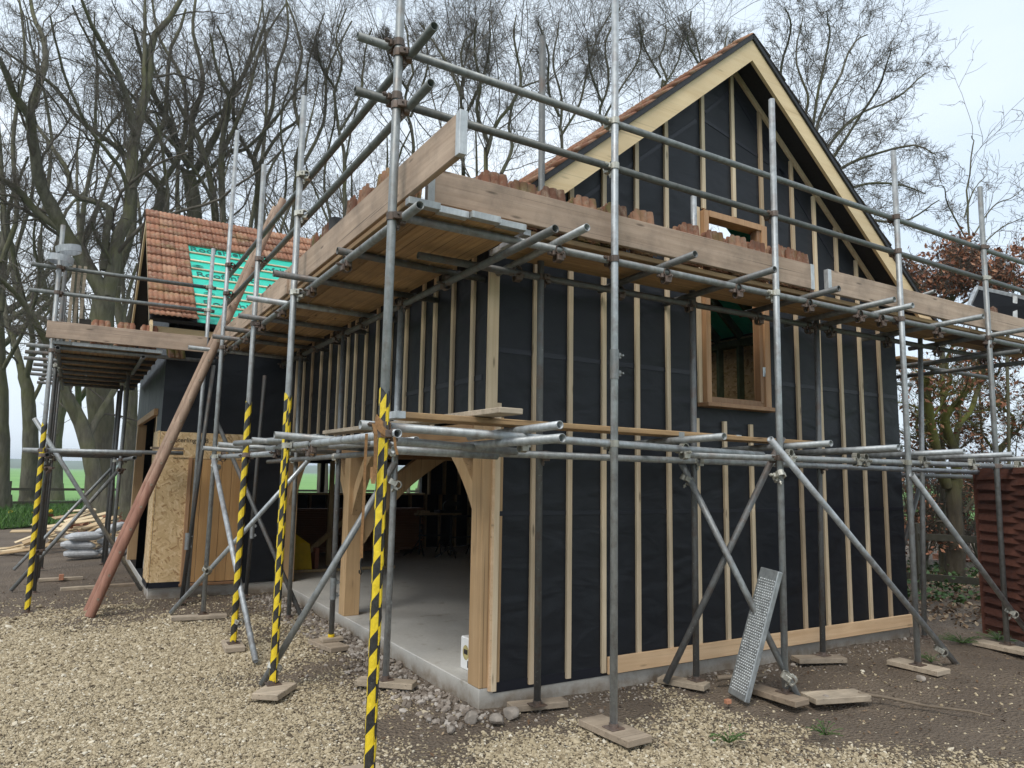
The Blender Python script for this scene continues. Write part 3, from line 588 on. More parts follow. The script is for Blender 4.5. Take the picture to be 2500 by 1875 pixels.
# roof: decks, verges, tiles
def deck(mb, pts, th, mi=0):
    pts = np.array(pts, float); n = np.cross(pts[1]-pts[0], pts[2]-pts[0]); n /= np.linalg.norm(n); n = n if n[2] > 0 else -n
    k = len(pts); vs = np.concatenate([pts, pts-n*th]); mb.add(vs, [list(range(k)), [k+i for i in range(k)][::-1]]+[[i, k+i, k+(i+1) % k, (i+1) % k] for i in range(k)], mi); return mb
YE = 9.7
def yv(x): return WY-(WZ-zm(x))/KW                # where main and wing roofs meet (valley)
B(deck(MB(), [(-.25, -.27, zm(-.25)), (RX, -.27, RZ), (RX, YE, RZ), (-.25, YE, zm(-.25))], .05), 'roof_deck', 'lead')
def rect(x0, x1, y0, y1): return [(x0, y0, zm(x0)), (x1, y0, zm(x1)), (x1, y1, zm(x1)), (x0, y1, zm(x0))]
hx0, hx1, hy0, hy1 = 3.75, 4.35, 1.25, 2.35       # rooflight opening
mb = MB()
for r_ in (rect(RX, hx0, -.27, YE), rect(hx1, 5.48, -.27, YE), rect(hx0, hx1, -.27, hy0), rect(hx0, hx1, hy1, YE)): deck(mb, r_, .05)
B(mb, 'roof_deck', 'lead')
mb = MB()
for r_ in (rect(RX+.05, hx0, .12, YE-.2), rect(hx1, 5.15, .12, YE-.2), rect(hx0, hx1, .12, hy0), rect(hx0, hx1, hy1, YE-.2)): deck(mb, [(a, b, c-.062) for a, b, c in r_], .004)
B(mb, 'underlay', 'green')
for y in np.arange(.5, 9, .4):
    x0 = RX+.05; x1 = 5.1
    if hy0-.02 < y < hy1+.02: x0 = hx1
    B(MB().bar((x0, y, zm(x0)-.14), (x1, y, zm(x1)-.14), .045, .12, (0, 0, 1)), 'rafter', 'greenstud')
B(MB().box((RX, 4.6, RZ-.15), (.04, 9, .2)), 'ridge_board', 'stud')
for x0, x1 in ((.0, RX), (5.28, RX)):
    s_ = 1 if x1 > x0 else -1; z0 = zm(x0)-.075; z1 = RZ-.075
    d = np.array((x1-x0, 0, z1-z0)); d /= np.linalg.norm(d); up = np.array((-d[2], 0, d[0])) if d[0] > 0 else np.array((d[2], 0, -d[0]))
    n = .085; a = np.array((x0-.2*s_, -.285, zm(x0-.2*s_)+.02)); t = np.array((RX, -.285, RZ+.02))
    dn = -.225
    vs = [a, t, t+np.array((0, 0, dn)), a+np.array((0, 0, dn))]; vs = vs+[v+np.array((0, .032, 0)) for v in vs]
    B(MB().add(vs, [[0, 1, 2, 3], [7, 6, 5, 4], [0, 4, 5, 1], [1, 5, 6, 2], [2, 6, 7, 3], [3, 7, 4, 0]], 0, .6), 'barge_board', 'barge')
    e = np.array((x0-.25*s_, -.28, zm(x0-.25*s_)+.035)); t2 = np.array((RX, -.28, RZ+.035))
    B(MB().bar(e, t2, .05, .05, (0, 0, 1), .004), 'verge_underlay', 'lead')
def tiling(o, a, d, cells, tw=.19, ga=.265, waves=3, amp=.0135, ns=12):
    """clay tiles: o origin at ridge corner, a unit along, d unit down slope; cells = list of (column, course)"""
    o, a, d = (np.array(q, float) for q in (o, a, d)); n = np.cross(a, d); n = n if n[2] > 0 else -n
    t = np.linspace(0, 1, ns*1+1); prof = amp*(np.abs(np.sin(t*math.pi*waves))**.8)
    Vs = []; Fs = []; T = []; base = 0; m = len(t)
    for (ci, co) in cells:
        jit = random.uniform(-.004, .004); lift = random.uniform(0, .006); tint = min(1, max(0, random.gauss(.5, .24)))
        x = (ci+t*1.0)*tw
        up = o+a*x[:, None]+d*(co*ga+jit)+n*(prof+.004)[:, None]
        lo = o+a*x[:, None]+d*((co+1)*ga+.02+jit)+n*(prof+.029+lift)[:, None]
        fr = lo-n*.026
        Vs.append(np.concatenate([up, lo, fr])); q = np.arange(m-1)
        Fs.append(np.array([[base, base+m, base+2*m, base+2*m]])[:, :]*1 if False else np.array([[base+1, base, base+m, base+2*m]])); Fs.append(np.stack((base+q, base+q+1, base+m+q+1, base+m+q), 1)); Fs.append(np.stack((base+m+q, base+m+q+1, base+2*m+q+1, base+2*m+q), 1))
        T += [tint]*(2*(m-1)+1); base += 3*m
    return np.concatenate(Vs), np.concatenate(Fs), np.array(T)
dm = np.array((-1, 0, -KM)); dm /= np.linalg.norm(dm)
cells = []
for co in range(14):
    xm = RX+dm[0]*(co+.5)*.265
    for ci in range(54):
        y = -.30+(ci+.5)*.19
        if xm < -.27: continue
        if y < max(yv(max(xm, -.2)), 0)+.1 or (y > 2*WY-yv(xm) and y < YE): cells.append((ci, co))
V, F, T = tiling((RX, -.31, RZ+.055), (0, 1, 0), dm, cells); mkmesh('roof_tiles', V, F, 'tile', H, None, None, T)
dr = np.array((1, 0, -KM)); dr /= np.linalg.norm(dr)
cells = [(ci, co) for co in range(13) for ci in range(52) if not (hx0-.05 < RX+dr[0]*(co+.5)*.265 < hx1+.05 and hy0-.05 < -.3+(ci+.5)*.19 < hy1+.05)]
V, F, T = tiling((RX, -.31, RZ+.055), (0, 1, 0), dr, cells); mkmesh('roof_tiles', V, F, 'tile_dark', H, None, None, T)
# the wing
XW = -1.6; XV = -1.86
mb = MB(); wallcols(mb, [-1.6, -.6, -.02], .13, lambda x: 3.45, [(-1.6, -.6, .13, 2.1)], 5.78, 1, 1, .1); B(mb, 'wing_front_wall', 'membrane')
mb = MB(); wallcols(mb, [5.78, 6.4, WY, 9.2, 10.1], .13, lambda y: zw(y)-.06, [(6.4, WY, .13, 2.44), (WY, 9.2, .13, 2.44)], XW, 0, 1, .1); B(mb, 'wing_gable_wall', 'membrane')
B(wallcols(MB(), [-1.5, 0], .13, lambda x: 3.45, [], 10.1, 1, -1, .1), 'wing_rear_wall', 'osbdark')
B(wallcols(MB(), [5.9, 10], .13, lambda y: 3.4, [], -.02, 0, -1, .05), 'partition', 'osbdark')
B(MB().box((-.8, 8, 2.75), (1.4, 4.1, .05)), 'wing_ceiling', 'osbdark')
mb = MB(); mb.box((-1.4175, 5.757, 1.155), (.365, .018, 1.91), None, .001).box((-.9075, 5.7575, 1.94), (.655, .0185, .34), None, .001); osb = B(mb, 'osb_panel', 'osb')
B(MB().box((-1.613, 6.09, 1.16), (.02, .62, 1.92), None, .001), 'osb_panel', 'osb')
B(MB().box((-1.42, 5.75, .165), (.37, .012, .07), None, .001).box((-1.622, 6.09, .165), (.012, .64, .07), None, .001), 'membrane_hem', 'seam')
dr_ = MB()
for k in range(5): dr_.box((-1.135+.125*k, 5.752, .97), (.121, .03, 1.58), None, .004, 0, .5+.1*math.sin(k*2))
door = B(dr_, 'timber_door', 'door'); fr = MB(); fr.box((-1.222, 5.745, .96), (.045, .07, 1.64)).box((-.555, 5.745, .96), (.045, .07, 1.64)).box((-.888, 5.735, .155), (.74, .09, .03)); B(fr, 'door_frame', 'window', door)
B(MB().box((-1.62, 7.8, 2.40), (.06, 2.95, .09)), 'door_lintel', 'oak_y'); B(MB().box((-1.57, 9.28, 1.25), (.14, .17, 2.24)), 'oak_post', 'oak'); B(MB().box((-1.55, 6.46, 1.25), (.1, .1, 2.24)), 'oak_post', 'oak')
wd = np.array((0, -1, -KW)); wd /= np.linalg.norm(wd)
def xval(y): return RX-(RZ-zw(y))/KM
ye = 5.42
B(deck(MB(), [(XV, WY, WZ), (XV, ye, zw(ye)), (xval(ye), ye, zw(ye)), (RX, WY, WZ)], .05), 'roof_deck', 'lead')
B(deck(MB(), [(XV, WY, WZ), (XV, 10.5, zw(10.5)), (xval(10.5), 10.5, zw(10.5)), (RX, WY, WZ)], .05), 'roof_deck', 'lead')  # rear slope, out of view, added only to block light
B(deck(MB(), [(-1.3, WY-.3, zw(WY-.3)+.006), (-1.3, ye, zw(ye)+.006), (xval(ye), ye, zw(ye)+.006), (xval(WY-.3), WY-.3, zw(WY-.3)+.006)], .003), 'roof_membrane', 'green')
for k in range(4, 13):
    p = np.array((0, WY, WZ))+wd*(k*.262+.02); n = np.array((0, -wd[2], wd[1])); n = n if n[2] > 0 else -n
    x1 = xval(p[1])
    if p[1] > ye: B(MB().bar((-1.32, p[1], p[2]+.022), (x1, p[1], p[2]+.022), .032, .02, n, .001), 'roof_batten', 'greenbatten' if 'greenbatten' in M else 'batten')
cells = []
for co in range(12):
    y = WY+wd[1]*(co+.5)*.265
    for ci in range(26):
        x = XV+(ci+.5)*.19
        if x > xval(y)-.1: continue
        if co < 4 or ci < 3: cells.append((ci, co))
V, F, T = tiling((XV-.01, WY, WZ+.012), (1, 0, 0), wd, cells); mkmesh('roof_tiles', V, F, 'tile', H, None, None, T)
p = np.array((XV-.01, WY, WZ+.012))+wd*12*.265; sd_ = np.array((0, -1, -.45)); sd_ /= np.linalg.norm(sd_)
V, F, T = tiling(p, (1, 0, 0), sd_, [(c, r_) for c in range(3) for r_ in range(1)], .19, .26); mkmesh('roof_tiles', V, F, 'tile', H, None, None, T)
cells = [(ci, co) for co in range(12) for ci in range(24) if XV+(ci+.5)*.19 < xval(2*WY-(WY+wd[1]*(co+.5)*.265))-.1]
V, F, T = tiling((XV-.01, WY, WZ+.012), (1, 0, 0), (0, -wd[1], wd[2]), cells); mkmesh('roof_tiles', V, F, 'tile', H, None, None, T)  # tiles on the same added rear slope, out of view
for y1 in (5.35, 10.5):
    vs = [(XV+.01, WY, WZ-.04), (XV+.01, y1, zw(y1)-.04), (XV+.01, y1, zw(y1)-.2), (XV+.01, WY, WZ-.22)]; vs += [(x+.03, y, z) for x, y, z in vs]
    B(MB().add(vs, [[0, 1, 2, 3], [7, 6, 5, 4], [0, 4, 5, 1], [1, 5, 6, 2], [2, 6, 7, 3], [3, 7, 4, 0]], 0, .5), 'barge_board', 'barge')
B(MB().box((-.8, ye+.12, zw(ye)-.12), (2.0, .03, .08)), 'fascia', 'barge')
B(MB().box((-.275, 2.5, 3.32), (.03, 5.5, .12)), 'fascia', 'barge')
# printing on the green membrane and on the board
def text(s, size, Mx, name, mat, parent, th=.0015):
    c = bpy.data.curves.new('t', 'FONT'); c.body = s; c.size = size; c.extrude = th; c.align_x = 'LEFT'; c.shear = 0
    o = bpy.data.objects.new('t', c); COL.objects.link(o); bpy.context.view_layer.update()
    me = bpy.data.meshes.new_from_object(o.evaluated_get(bpy.context.evaluated_depsgraph_get())); bpy.data.objects.remove(o)
    me.materials.clear(); me.materials.append(M[mat]); me.transform(Mx); q = bpy.data.objects.new(name, me); COL.objects.link(q); q.parent = parent
    WORLD[q.name] = (0, 0, 0); return q
nw = np.array((0, -wd[2], wd[1])); nw = nw if nw[2] > 0 else -nw
def slope_m(x, k, rot=0.):
    p = np.array((x, WY, WZ))+wd*k+nw*.012; ax = np.array((1., 0, 0)); ay = -wd
    a2 = ax*math.cos(rot)+ay*math.sin(rot); b2 = -ax*math.sin(rot)+ay*math.cos(rot)
    return Matrix(((a2[0], b2[0], nw[0], p[0]), (a2[1], b2[1], nw[1], p[1]), (a2[2], b2[2], nw[2], p[2]), (0, 0, 0, 1)))
for x, k in ((-1.28, 1.24), (-.45, 1.56), (-1.24, 2.05), (-.2, 2.35), (-1.2, 2.88), (-.35, 3.1), (.3, 1.3)): text('Roofshield', .2, slope_m(x, k, .05), 'printed_name', 'ink', H)
for x, k in ((-1.2, 1.75), (-1.1, 2.55)):
    mb = MB()
    for r0 in (.045, .03, .015):
        a = np.linspace(0, 2*math.pi, 17); pts = [np.array(slope_m(x, k)@Vector((math.cos(t)*r0*1.6, math.sin(t)*r0, .002))) for t in a]; mb.path(pts, .003, 4)
    B(mb, 'printed_emblem', 'ink')
yz = Matrix(((1, 0, 0, -1.43), (0, 0, -1, 5.746), (0, 1, 0, 1.98), (0, 0, 0, 1))); text('SterlingOSB', .085, yz, 'stencil_name', 'inkblack', H)
yz2 = yz.copy(); yz2[2][3] = 1.76; text('MULTI-PURPOSE PANEL', .03, yz2, 'stencil_line', 'inkblack', H)
# ------------------------------------------------------------------ scaffolding
TR = .0252
COUP = None
def coupler_mesh():
    mb = MB()
    a = np.linspace(0, 2*math.pi, 13)
    for c, ax in (((0, 0, 0), 'z'), ((0, -.054, 0), 'x')):      # band round the upright and band round the tube in front of it
        r = TR+.0065; hh = .022
        ring = [(math.cos(t)*r, math.sin(t)*r) for t in a[:-1]]
        pt = (lambda p, h: (c[0]+p[0], c[1]+p[1], c[2]+h)) if ax == 'z' else (lambda p, h: (c[0]+h, c[1]+p[0], c[2]+p[1]))
        vs = [pt(p, -hh) for p in ring]+[pt(p, hh) for p in ring]+[pt((p[0]*.8, p[1]*.8), -hh) for p in ring]+[pt((p[0]*.8, p[1]*.8), hh) for p in ring]
        fs = [[i, (i+1) % 12, 12+(i+1) % 12, 12+i] for i in range(12)]+[[i, (i+1) % 12, 24+(i+1) % 12, 24+i][::-1] for i in range(12)]+[[12+i, 12+(i+1) % 12, 36+(i+1) % 12, 36+i] for i in range(12)]
        mb.add(vs, fs)
    mb.box((-.038, -.028, 0), (.022, .05, .04)).box((.038, -.028, 0), (.02, .03, .035))
    mb.tube((-.062, -.03, .006), (.078, -.03, .006), .0065, 8, False); mb.tube((.055, -.03, .006), (.07, -.03, .006), .013, 6, False)
    mb.tube((.0, -.035, -.03), (0, -.035, -.075), .0065, 8, False); mb.tube((.0, -.035, -.05), (0, -.035, -.063), .013, 6, False)
    mb.box((0, -.06, -.03), (.05, .035, .02))
    return mb
def coupler(parent, pos, yaw=0., pitch=0., mat='coupler'):
    global COUP
    if COUP is None: COUP = {}
    if mat not in COUP:
        o = coupler_mesh().build('coupler', mat); COUP[mat] = o
    else: o = COUP[mat].copy(); COL.objects.link(o)
    if True:
        o.parent = parent; WORLD[o.name] = tuple(pos)
        o.location = Vector((np.array(pos)-np.array(WORLD[parent.name])).tolist())
    o.rotation_euler = (pitch, 0, yaw); return o
SC = thing('scaffold', (-1.14, -.9, 0), 'tube scaffold round the gable and garage front with yellow and black taped poles', 'scaffold')
SW = thing('scaffold', (-2.85, 5.4, 0), 'smaller tube scaffold at the far wing end with two mesh rings on its pole', 'scaffold')
def tubeobj(name, p0, p1, mat='tube', S=SC, r=TR, deep=.12): return MB().tube(p0, p1, r, 16, True, 0, None, None, deep).build(name, mat, S, tuple(p0))
def sleeve(std, x, y, z, yaw=0):
    mb = MB().tube((x, y, z-.1), (x, y, z+.1), TR+.005, 12, False)
    for dz in (-.06, .06): mb.box((x+.03*math.cos(yaw), y+.03*math.sin(yaw), z+dz), (.035, .035, .04)).tube((x+.045*math.cos(yaw)-.0, y+.06*math.sin(yaw)-.04, z+dz), (x+.045*math.cos(yaw), y+.05*math.sin(yaw)+.05, z+dz), .007, 8, False)
    return mb.build('sleeve_coupler', 'tube', std, (x, y, z))
def tape(std, p0, p1, z0, z1, mat='tape'):
    p0 = np.array(p0); p1 = np.array(p1); at = lambda z: p0+(p1-p0)*((z-p0[2])/(p1[2]-p0[2]))
    zs = np.linspace(z0, z1, 70); pts = np.array([at(z) for z in zs]); mb = MB(); n = 18; a = np.arange(n)*2*math.pi/n
    rr = TR+.0035+np.abs(np.random.default_rng(int(z1*991)).normal(0, .0013, (70, n)))
    vs = np.stack((pts[:, None, 0]+np.cos(a)*rr, pts[:, None, 1]+np.sin(a)*rr, np.repeat(zs[:, None], n, 1)), -1)
    vs[-1, :, 2] += .02*np.sin(a*2+1)
    fs = [[k*n+i, k*n+(i+1) % n, (k+1)*n+(i+1) % n, (k+1)*n+i] for k in range(69) for i in range(n)]
    mb.add(vs.reshape(-1, 3), fs, 0, .5, True)
    mb.path([at(z)+np.array((.01, -TR-.006, 0)) for z in np.linspace(z0, z1, 12)], .003, 5)     # the loose edge of the tape
    return mb.build('hazard_tape', mat, std, (p0[0], p0[1], 0))
ST = {}
def standard(key, p0, p1, mat='tube', S=SC, foot=True):
    o = tubeobj('standard', p0, p1, mat, S)
    if foot: MB().box((p0[0], p0[1], p0[2]+.002), (.105, .105, .008)).tube((p0[0], p0[1], p0[2]+.004), (p0[0], p0[1], p0[2]+.03), TR+.005, 12, False).build('base_plate', 'coupler', o, tuple(p0))
    ST[key] = (o, np.array(p0, float), np.array(p1, float)); return o
def sat(key, z):
    o, a, b = ST[key]; return a+(b-a)*((z-a[2])/(b[2]-a[2]))
BZ = .045                                             # top of the sole boards
standard('S1', (-1.135, -.93, BZ), (-1.115, -.9, 5.9)); standard('S2', (.5, -.86, BZ), (.515, -.87, 5.9)); standard('S3', (2.14, -.85, BZ), (2.16, -.87, 4.73))
standard('S4', (3.87, -.85, BZ), (3.87, -.87, 4.72)); standard('S5', (5.5, -.80, BZ), (5.42, -.87, 4.72)); standard('S6', (7.1, -.8, BZ), (7.08, -.87, 4.7))
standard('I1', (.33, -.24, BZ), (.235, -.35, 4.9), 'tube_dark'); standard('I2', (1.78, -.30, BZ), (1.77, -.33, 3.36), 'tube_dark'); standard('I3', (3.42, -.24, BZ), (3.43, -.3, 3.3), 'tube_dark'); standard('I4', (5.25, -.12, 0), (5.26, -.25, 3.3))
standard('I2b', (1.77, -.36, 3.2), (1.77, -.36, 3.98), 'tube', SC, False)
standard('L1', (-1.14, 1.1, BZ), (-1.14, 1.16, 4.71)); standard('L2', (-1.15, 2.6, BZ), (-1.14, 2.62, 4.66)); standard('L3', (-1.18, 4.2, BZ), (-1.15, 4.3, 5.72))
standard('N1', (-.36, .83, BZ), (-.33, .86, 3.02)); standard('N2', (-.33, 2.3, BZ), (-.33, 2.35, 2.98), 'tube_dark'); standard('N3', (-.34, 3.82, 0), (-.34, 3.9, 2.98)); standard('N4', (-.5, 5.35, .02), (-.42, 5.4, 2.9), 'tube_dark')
standard('L5', (-1.28, 5.2, .02), (-1.1, 5.2, 2.95), 'tube_dark')
sleeve(ST['N2'][0], -.33, 2.31, .52); sleeve(ST['S2'][0], *sat('S2', 2.36)[:2], 2.36); sleeve(ST['N4'][0], -.47, 5.36, .85); sleeve(ST['L5'][0], -1.26, 5.2, .75)
for k, z0, z1 in (('S1', .05, 2.05), ('L1', .06, 2.205), ('L2', .06, 2.26)): tape(ST[k][0], ST[k][1], ST[k][2], z0, z1, 'tape' if k == 'L2' else 'tape2')
OX = .053
def run(name, p0, p1, keys, mat='tube', side=-1, S=SC, cm=('coupler', 'coupler_new', 'coupler')):
    o = tubeobj(name, p0, p1, mat, S); p0 = np.array(p0); p1 = np.array(p1); d = p1-p0; yaw = math.atan2(d[1], d[0])
    for i, k in enumerate(keys):
        so_, a, b = ST[k]
        ax = 0 if abs(d[0]) > abs(d[1]) else 1
        t = (a[ax]-p0[ax])/d[ax]; z = p0[2]+t*d[2]; c = sat(k, z)
        q = p0+d*t; off = q-c; yw = math.atan2(off[1], off[0])+math.pi/2
        coupler(o, (c[0], c[1], z), yw, 0, cm[i % len(cm)])
    return o
# gable side (tubes behind the uprights: their inner side)
run('guard_rail', (-1.35, -.90+OX, 4.085), (7.3, -.87+OX, 4.065), ['S1', 'S2', 'S4', 'S5'], 'tube_mid')
run('guard_rail', (-1.35, -.90+OX, 3.755), (7.3, -.87+OX, 3.735), ['S1', 'S2', 'S3', 'S4', 'S5'], 'tube_mid')
run('ledger', (-1.08, -.88+OX, 3.08), (7.3, -.85+OX, 3.115), ['S2', 'S3', 'S4', 'S5'], 'tube')
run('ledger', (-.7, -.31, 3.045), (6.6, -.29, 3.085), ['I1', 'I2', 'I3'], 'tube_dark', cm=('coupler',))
run('ledger', (-1.24, -.92+OX, 1.865), (2.0, -.87+OX, 1.80), ['S1', 'S2'], 'tube')
run('ledger', (1.2, -.88+OX, 1.78), (7.3, -.85+OX, 1.80), ['S3', 'S4', 'S5'], 'tube')
run('ledger', (-.55, -.36, 1.76), (6.5, -.32, 1.74), ['I1', 'I2', 'I3'], 'tube')
tubeobj('ledger', (-.95, -.62, 1.80), (.0, -.45, 1.77)); tubeobj('ledger', (-.9, -.5, 1.75), (-.1, -.36, 1.74))
# garage front
run('guard_rail', (-1.11+OX, -1.26, 4.02), (-1.11+OX, 4.9, 4.03), ['S1', 'L1', 'L3'], 'tube_mid')
run('guard_rail', (-1.11+OX, -1.24, 3.70), (-1.11+OX, 4.9, 3.68), ['S1', 'L1', 'L2', 'L3'], 'tube_mid')
run('ledger', (-1.12+OX, -1.17, 3.035), (-1.12+OX, 4.95, 3.035), ['S1', 'L1', 'L2', 'L3'], 'tube')
run('ledger', (-.32, -1.36, 2.995), (-.32, 4.9, 2.99), ['N1', 'N2', 'N3'], 'tube_dark', cm=('coupler',))
run('ledger', (-1.13+OX, -1.0, 1.82), (-1.13+OX, 2.0, 1.81), ['S1', 'L1'], 'tube'); run('ledger', (-1.15+OX, 1.6, 1.76), (-1.13+OX, 5.0, 1.78), ['L2', 'L3'], 'tube')
run('ledger', (-.33, -1.46, 1.81), (-.40, 5.0, 1.74), ['N1', 'N2', 'N3'], 'tube', cm=('coupler_new',))
tubeobj('ledger', (-1.3, 2.3, 1.86), (-1.0, .75, 1.87)); tubeobj('ledger', (-.75, 1.0, 1.86), (-.9, 4.4, 1.84)); tubeobj('ledger', (-.62, -.2, 1.83), (-.66, 2.6, 1.84))
# transoms
def transom(p0, p1, mat='tube', at=None, cm='coupler'):
    o = tubeobj('transom', p0, p1, mat)
    p0 = np.array(p0, float); d = np.array(p1, float)-p0
    for t in (at or ()):
        q = p0+d*t; yw = math.atan2(d[1], d[0]); coupler(o, (q[0], q[1], q[2]-.054), yw+math.pi/2, math.pi/2, cm)
    return o
for x, y0, y1, m_ in ((.06, -1.15, .0, 'tube'), (1.0, -1.13, -.05, 'tube_dark'), (1.74, -1.19, -.02, 'tube_dark'), (2.59, -1.12, -.1, 'tube_dark'), (3.28, -1.16, -.05, 'tube'), (3.6, -1.13, -.1, 'tube'), (4.52, -1.25, -.05, 'tube'), (5.45, -1.2, 0, 'tube'), (6.4, -1.2, 0, 'tube')):
    L_ = y1-y0; transom((x, y0, 3.14), (x+.01, y1, 3.115), m_, [(-.83-y0)/L_, (-.31-y0)/L_])
for x, y0, z in ((-.18, -1.22, 1.90), (1.17, -1.2, 1.893), (2.30, -1.2, 1.89), (3.16, -1.2, 1.89), (3.27, -1.16, 1.885), (4.15, -1.2, 1.89), (5.0, -1.2, 1.89), (5.9, -1.2, 1.89)):
    transom((x, y0, z), (x-.02, -.15, z-.03), 'tube', [(-.83-y0)/(-.15-y0)], 'coupler_new')
for i, y in enumerate((.03, .85, 1.77, 2.56, 3.3, 3.86, 4.8)):
    x0 = (-1.14, -1.37, -1.38, -1.3, -1.3, -1.33, -1.46)[i]; x1 = (.0, .09, .06, .05, .05, .03, .05)[i]
    transom((x0, y, 3.088), (x1, y+.02, 3.075), 'tube_dark' if i not in (2, 6) else 'tube', [(-1.07-x0)/(x1-x0), (-.32-x0)/(x1-x0)])
for y, x0 in ((.6, -1.35), (1.6, -1.3), (2.9, -1.35), (4.2, -1.3)): transom((x0, y, 1.865), (-.15, y, 1.82), 'tube', [(-1.08-x0)/(-.15-x0)])
# braces
for p0, p1, m_ in (((-1.2, 1.2, .02), (-.36, .80, 1.70), 'tube'), ((-1.47, 4.5, .03), (-.35, 3.2, 1.78), 'steel'), ((-1.0, 5.4, 2.28), (-.22, 3.75, .02), 'tube_dark'), ((-1.19, 4.13, 1.74), (-1.09, 1.93, .02), 'tube'),
                   ((1.62, -.30, 1.78), (2.2, -.91, .02), 'tube'), ((2.26, -.80, 1.95), (1.55, -.2, .03), 'tube_dark'), ((1.95, -.93, 1.92), (4.36, -.92, .0), 'tube'), ((3.84, -.90, 1.68), (5.95, -.88, -.02), 'tube'), ((6.3, .4, 1.7), (5.45, .35, .4), 'tube_dark')):
    tubeobj('brace', p0, p1, m_)
for p, yw in (((2.10, -.89, .18), .4), ((2.12, -.88, 1.66), 2.8), ((1.66, -.32, 1.62), 1.), ((4.1, -.9, .17), .5), ((5.45, -.86, .38), .5), ((-1.15, 1.12, .17), 2), ((-.37, .82, 1.55), 1.), ((-1.14, 2.62, .25), 1.), ((-1.2, 4.1, .55), .6), ((-1.17, 4.2, 1.68), .8)):
    coupler(SC, p, yw, .5, 'coupler_new')
# returning side of the scaffold, right of the house
standard('Q1', (5.95, 2.2, 0), (5.95, 2.2, 3.2), 'tube_dark', SC, False); standard('Q2', (6.6, 2.3, 0), (6.6, 2.3, 4.5), 'tube', SC, False)
for x, m_ in ((5.75, 'tube_dark'), (6.55, 'tube_dark')): tubeobj('ledger', (x, -1.0, 2.98), (x, 5.5, 2.96), m_)
for y in (.35, 1.4, 2.5, 3.6): tubeobj('transom', (5.4, y, 3.03), (7.9, y, 3.03), 'tube_dark')
for z in (4.02, 3.6): tubeobj('guard_rail', (6.62, .3, z), (8.4, 5.5, z), 'tube')
for y, z in ((.3, 1.70), (1.4, 1.72)): tubeobj('ledger', (5.3, y, z), (8.2, y, z), 'tube_dark')

# ------------------------------------------------------------------ wing scaffold
standard('W1', (-2.85, 5.41, 0), (-2.87, 5.42, 4.52), 'tube', SW); standard('W2', (-2.84, 6.85, 0), (-2.84, 6.9, 4.5), 'tube_dark', SW); standard('W3', (-2.84, 8.1, 0), (-2.84, 8.1, 4.3), 'tube_dark', SW); standard('W4', (-2.84, 9.6, 0), (-2.84, 9.6, 3.2), 'tube_dark', SW)
standard('W5', (-1.98, 7.06, 0), (-1.95, 7.1, 3.0), 'tube', SW); standard('W6', (-1.98, 8.6, 0), (-1.96, 8.6, 3.0), 'tube_dark', SW); standard('W7', (-1.96, 9.9, 0), (-1.94, 9.9, 3.0), 'tube_dark', SW)
standard('W8', (-1.2, 5.36, .04), (-1.175, 5.4, 4.53), 'tube', SW)
tape(ST['W1'][0], ST['W1'][1], ST['W1'][2], .03, 2.12)
for z in (4.0, 3.69): run('guard_rail', (-3.15, 5.40+OX, z), (-1.1, 5.40+OX, z+.01), ['W1', 'W8'], 'tube_mid', 1, SW)
run('ledger', (-3.05, 5.41+OX, 1.815), (-1.35, 5.41+OX, 1.83), ['W1'], 'tube', 1, SW)
run('ledger', (-2.85+OX, 5.15, 2.99), (-2.85+OX, 10.2, 2.99), ['W1', 'W2', 'W3'], 'tube_dark', 1, SW); run('ledger', (-1.96+OX, 5.2, 2.98), (-1.96+OX, 10.2, 2.98), ['W5', 'W6'], 'tube_dark', 1, SW)
run('ledger', (-2.85+OX, 5.15, 1.76), (-2.85+OX, 10, 1.76), ['W1', 'W2', 'W3'], 'tube_dark', 1, SW); run('ledger', (-1.97+OX, 5.15, 1.75), (-1.97+OX, 10, 1.75), ['W5', 'W6'], 'tube_dark', 1, SW)
for i, y in enumerate(np.arange(5.5, 10, .62)): tubeobj('transom', (-3.12-.04*(i % 3), y, 3.043), (-1.7 if y > 5.7 else -1.05, y, 3.04), 'tube_dark' if i else 'tube', SW)
for y in (6.4, 7.2, 8.0, 8.8): tubeobj('transom', (-3.0, y, 1.82), (-1.75, y, 1.815), 'tube_dark', SW)
for p0, p1 in (((-2.98, 5.75, 2.2), (-1.62, 6.5, .02)), ((-3.1, 7.05, .02), (-1.98, 7.1, 1.6)), ((-3.2, 9.4, .02), (-1.96, 9.85, 1.62))): tubeobj('brace', p0, p1, 'tube', SW)
for p in ((-2.84, 6.87, .55), (-1.97, 7.07, 1.62), (-2.8, 5.45, 1.62)): coupler(SW, p, .5, .4, 'coupler')
for q, (c, tl) in enumerate((((-2.86, 5.40, 4.09), .08), ((-2.79, 5.41, 4.225), -.2))):
    mb = MB(); n = 40; a = np.linspace(0, 2*math.pi, n+1); hh = .04; r = .135; R_ = np.array(Matrix.Rotation(tl, 3, 'Y'))
    top = hh+.006*np.sin(a*20); vs = np.concatenate([np.stack((np.cos(a)*r, np.sin(a)*r, -hh+0*a), 1), np.stack((np.cos(a)*r, np.sin(a)*r, top), 1), np.stack((np.cos(a)*r*.93, np.sin(a)*r*.93, -hh+0*a), 1), np.stack((np.cos(a)*r*.93, np.sin(a)*r*.93, top), 1)])@R_.T+np.array(c)
    m1 = n+1; fs = []
    for i in range(n): fs += [[i, i+1, m1+i+1, m1+i], [2*m1+i, 3*m1+i, 3*m1+i+1, 2*m1+i+1], [m1+i, m1+i+1, 3*m1+i+1, 3*m1+i], [i, 2*m1+i, 2*m1+i+1, i+1]]
    mb.add(vs, fs); lone(mb, 'mesh_roll', 'mesh', c, ('level grey mesh ring hung lower on the left scaffold pole', 'tilted grey mesh ring with a white tag hung upper on the left pole')[q], 'mesh roll')
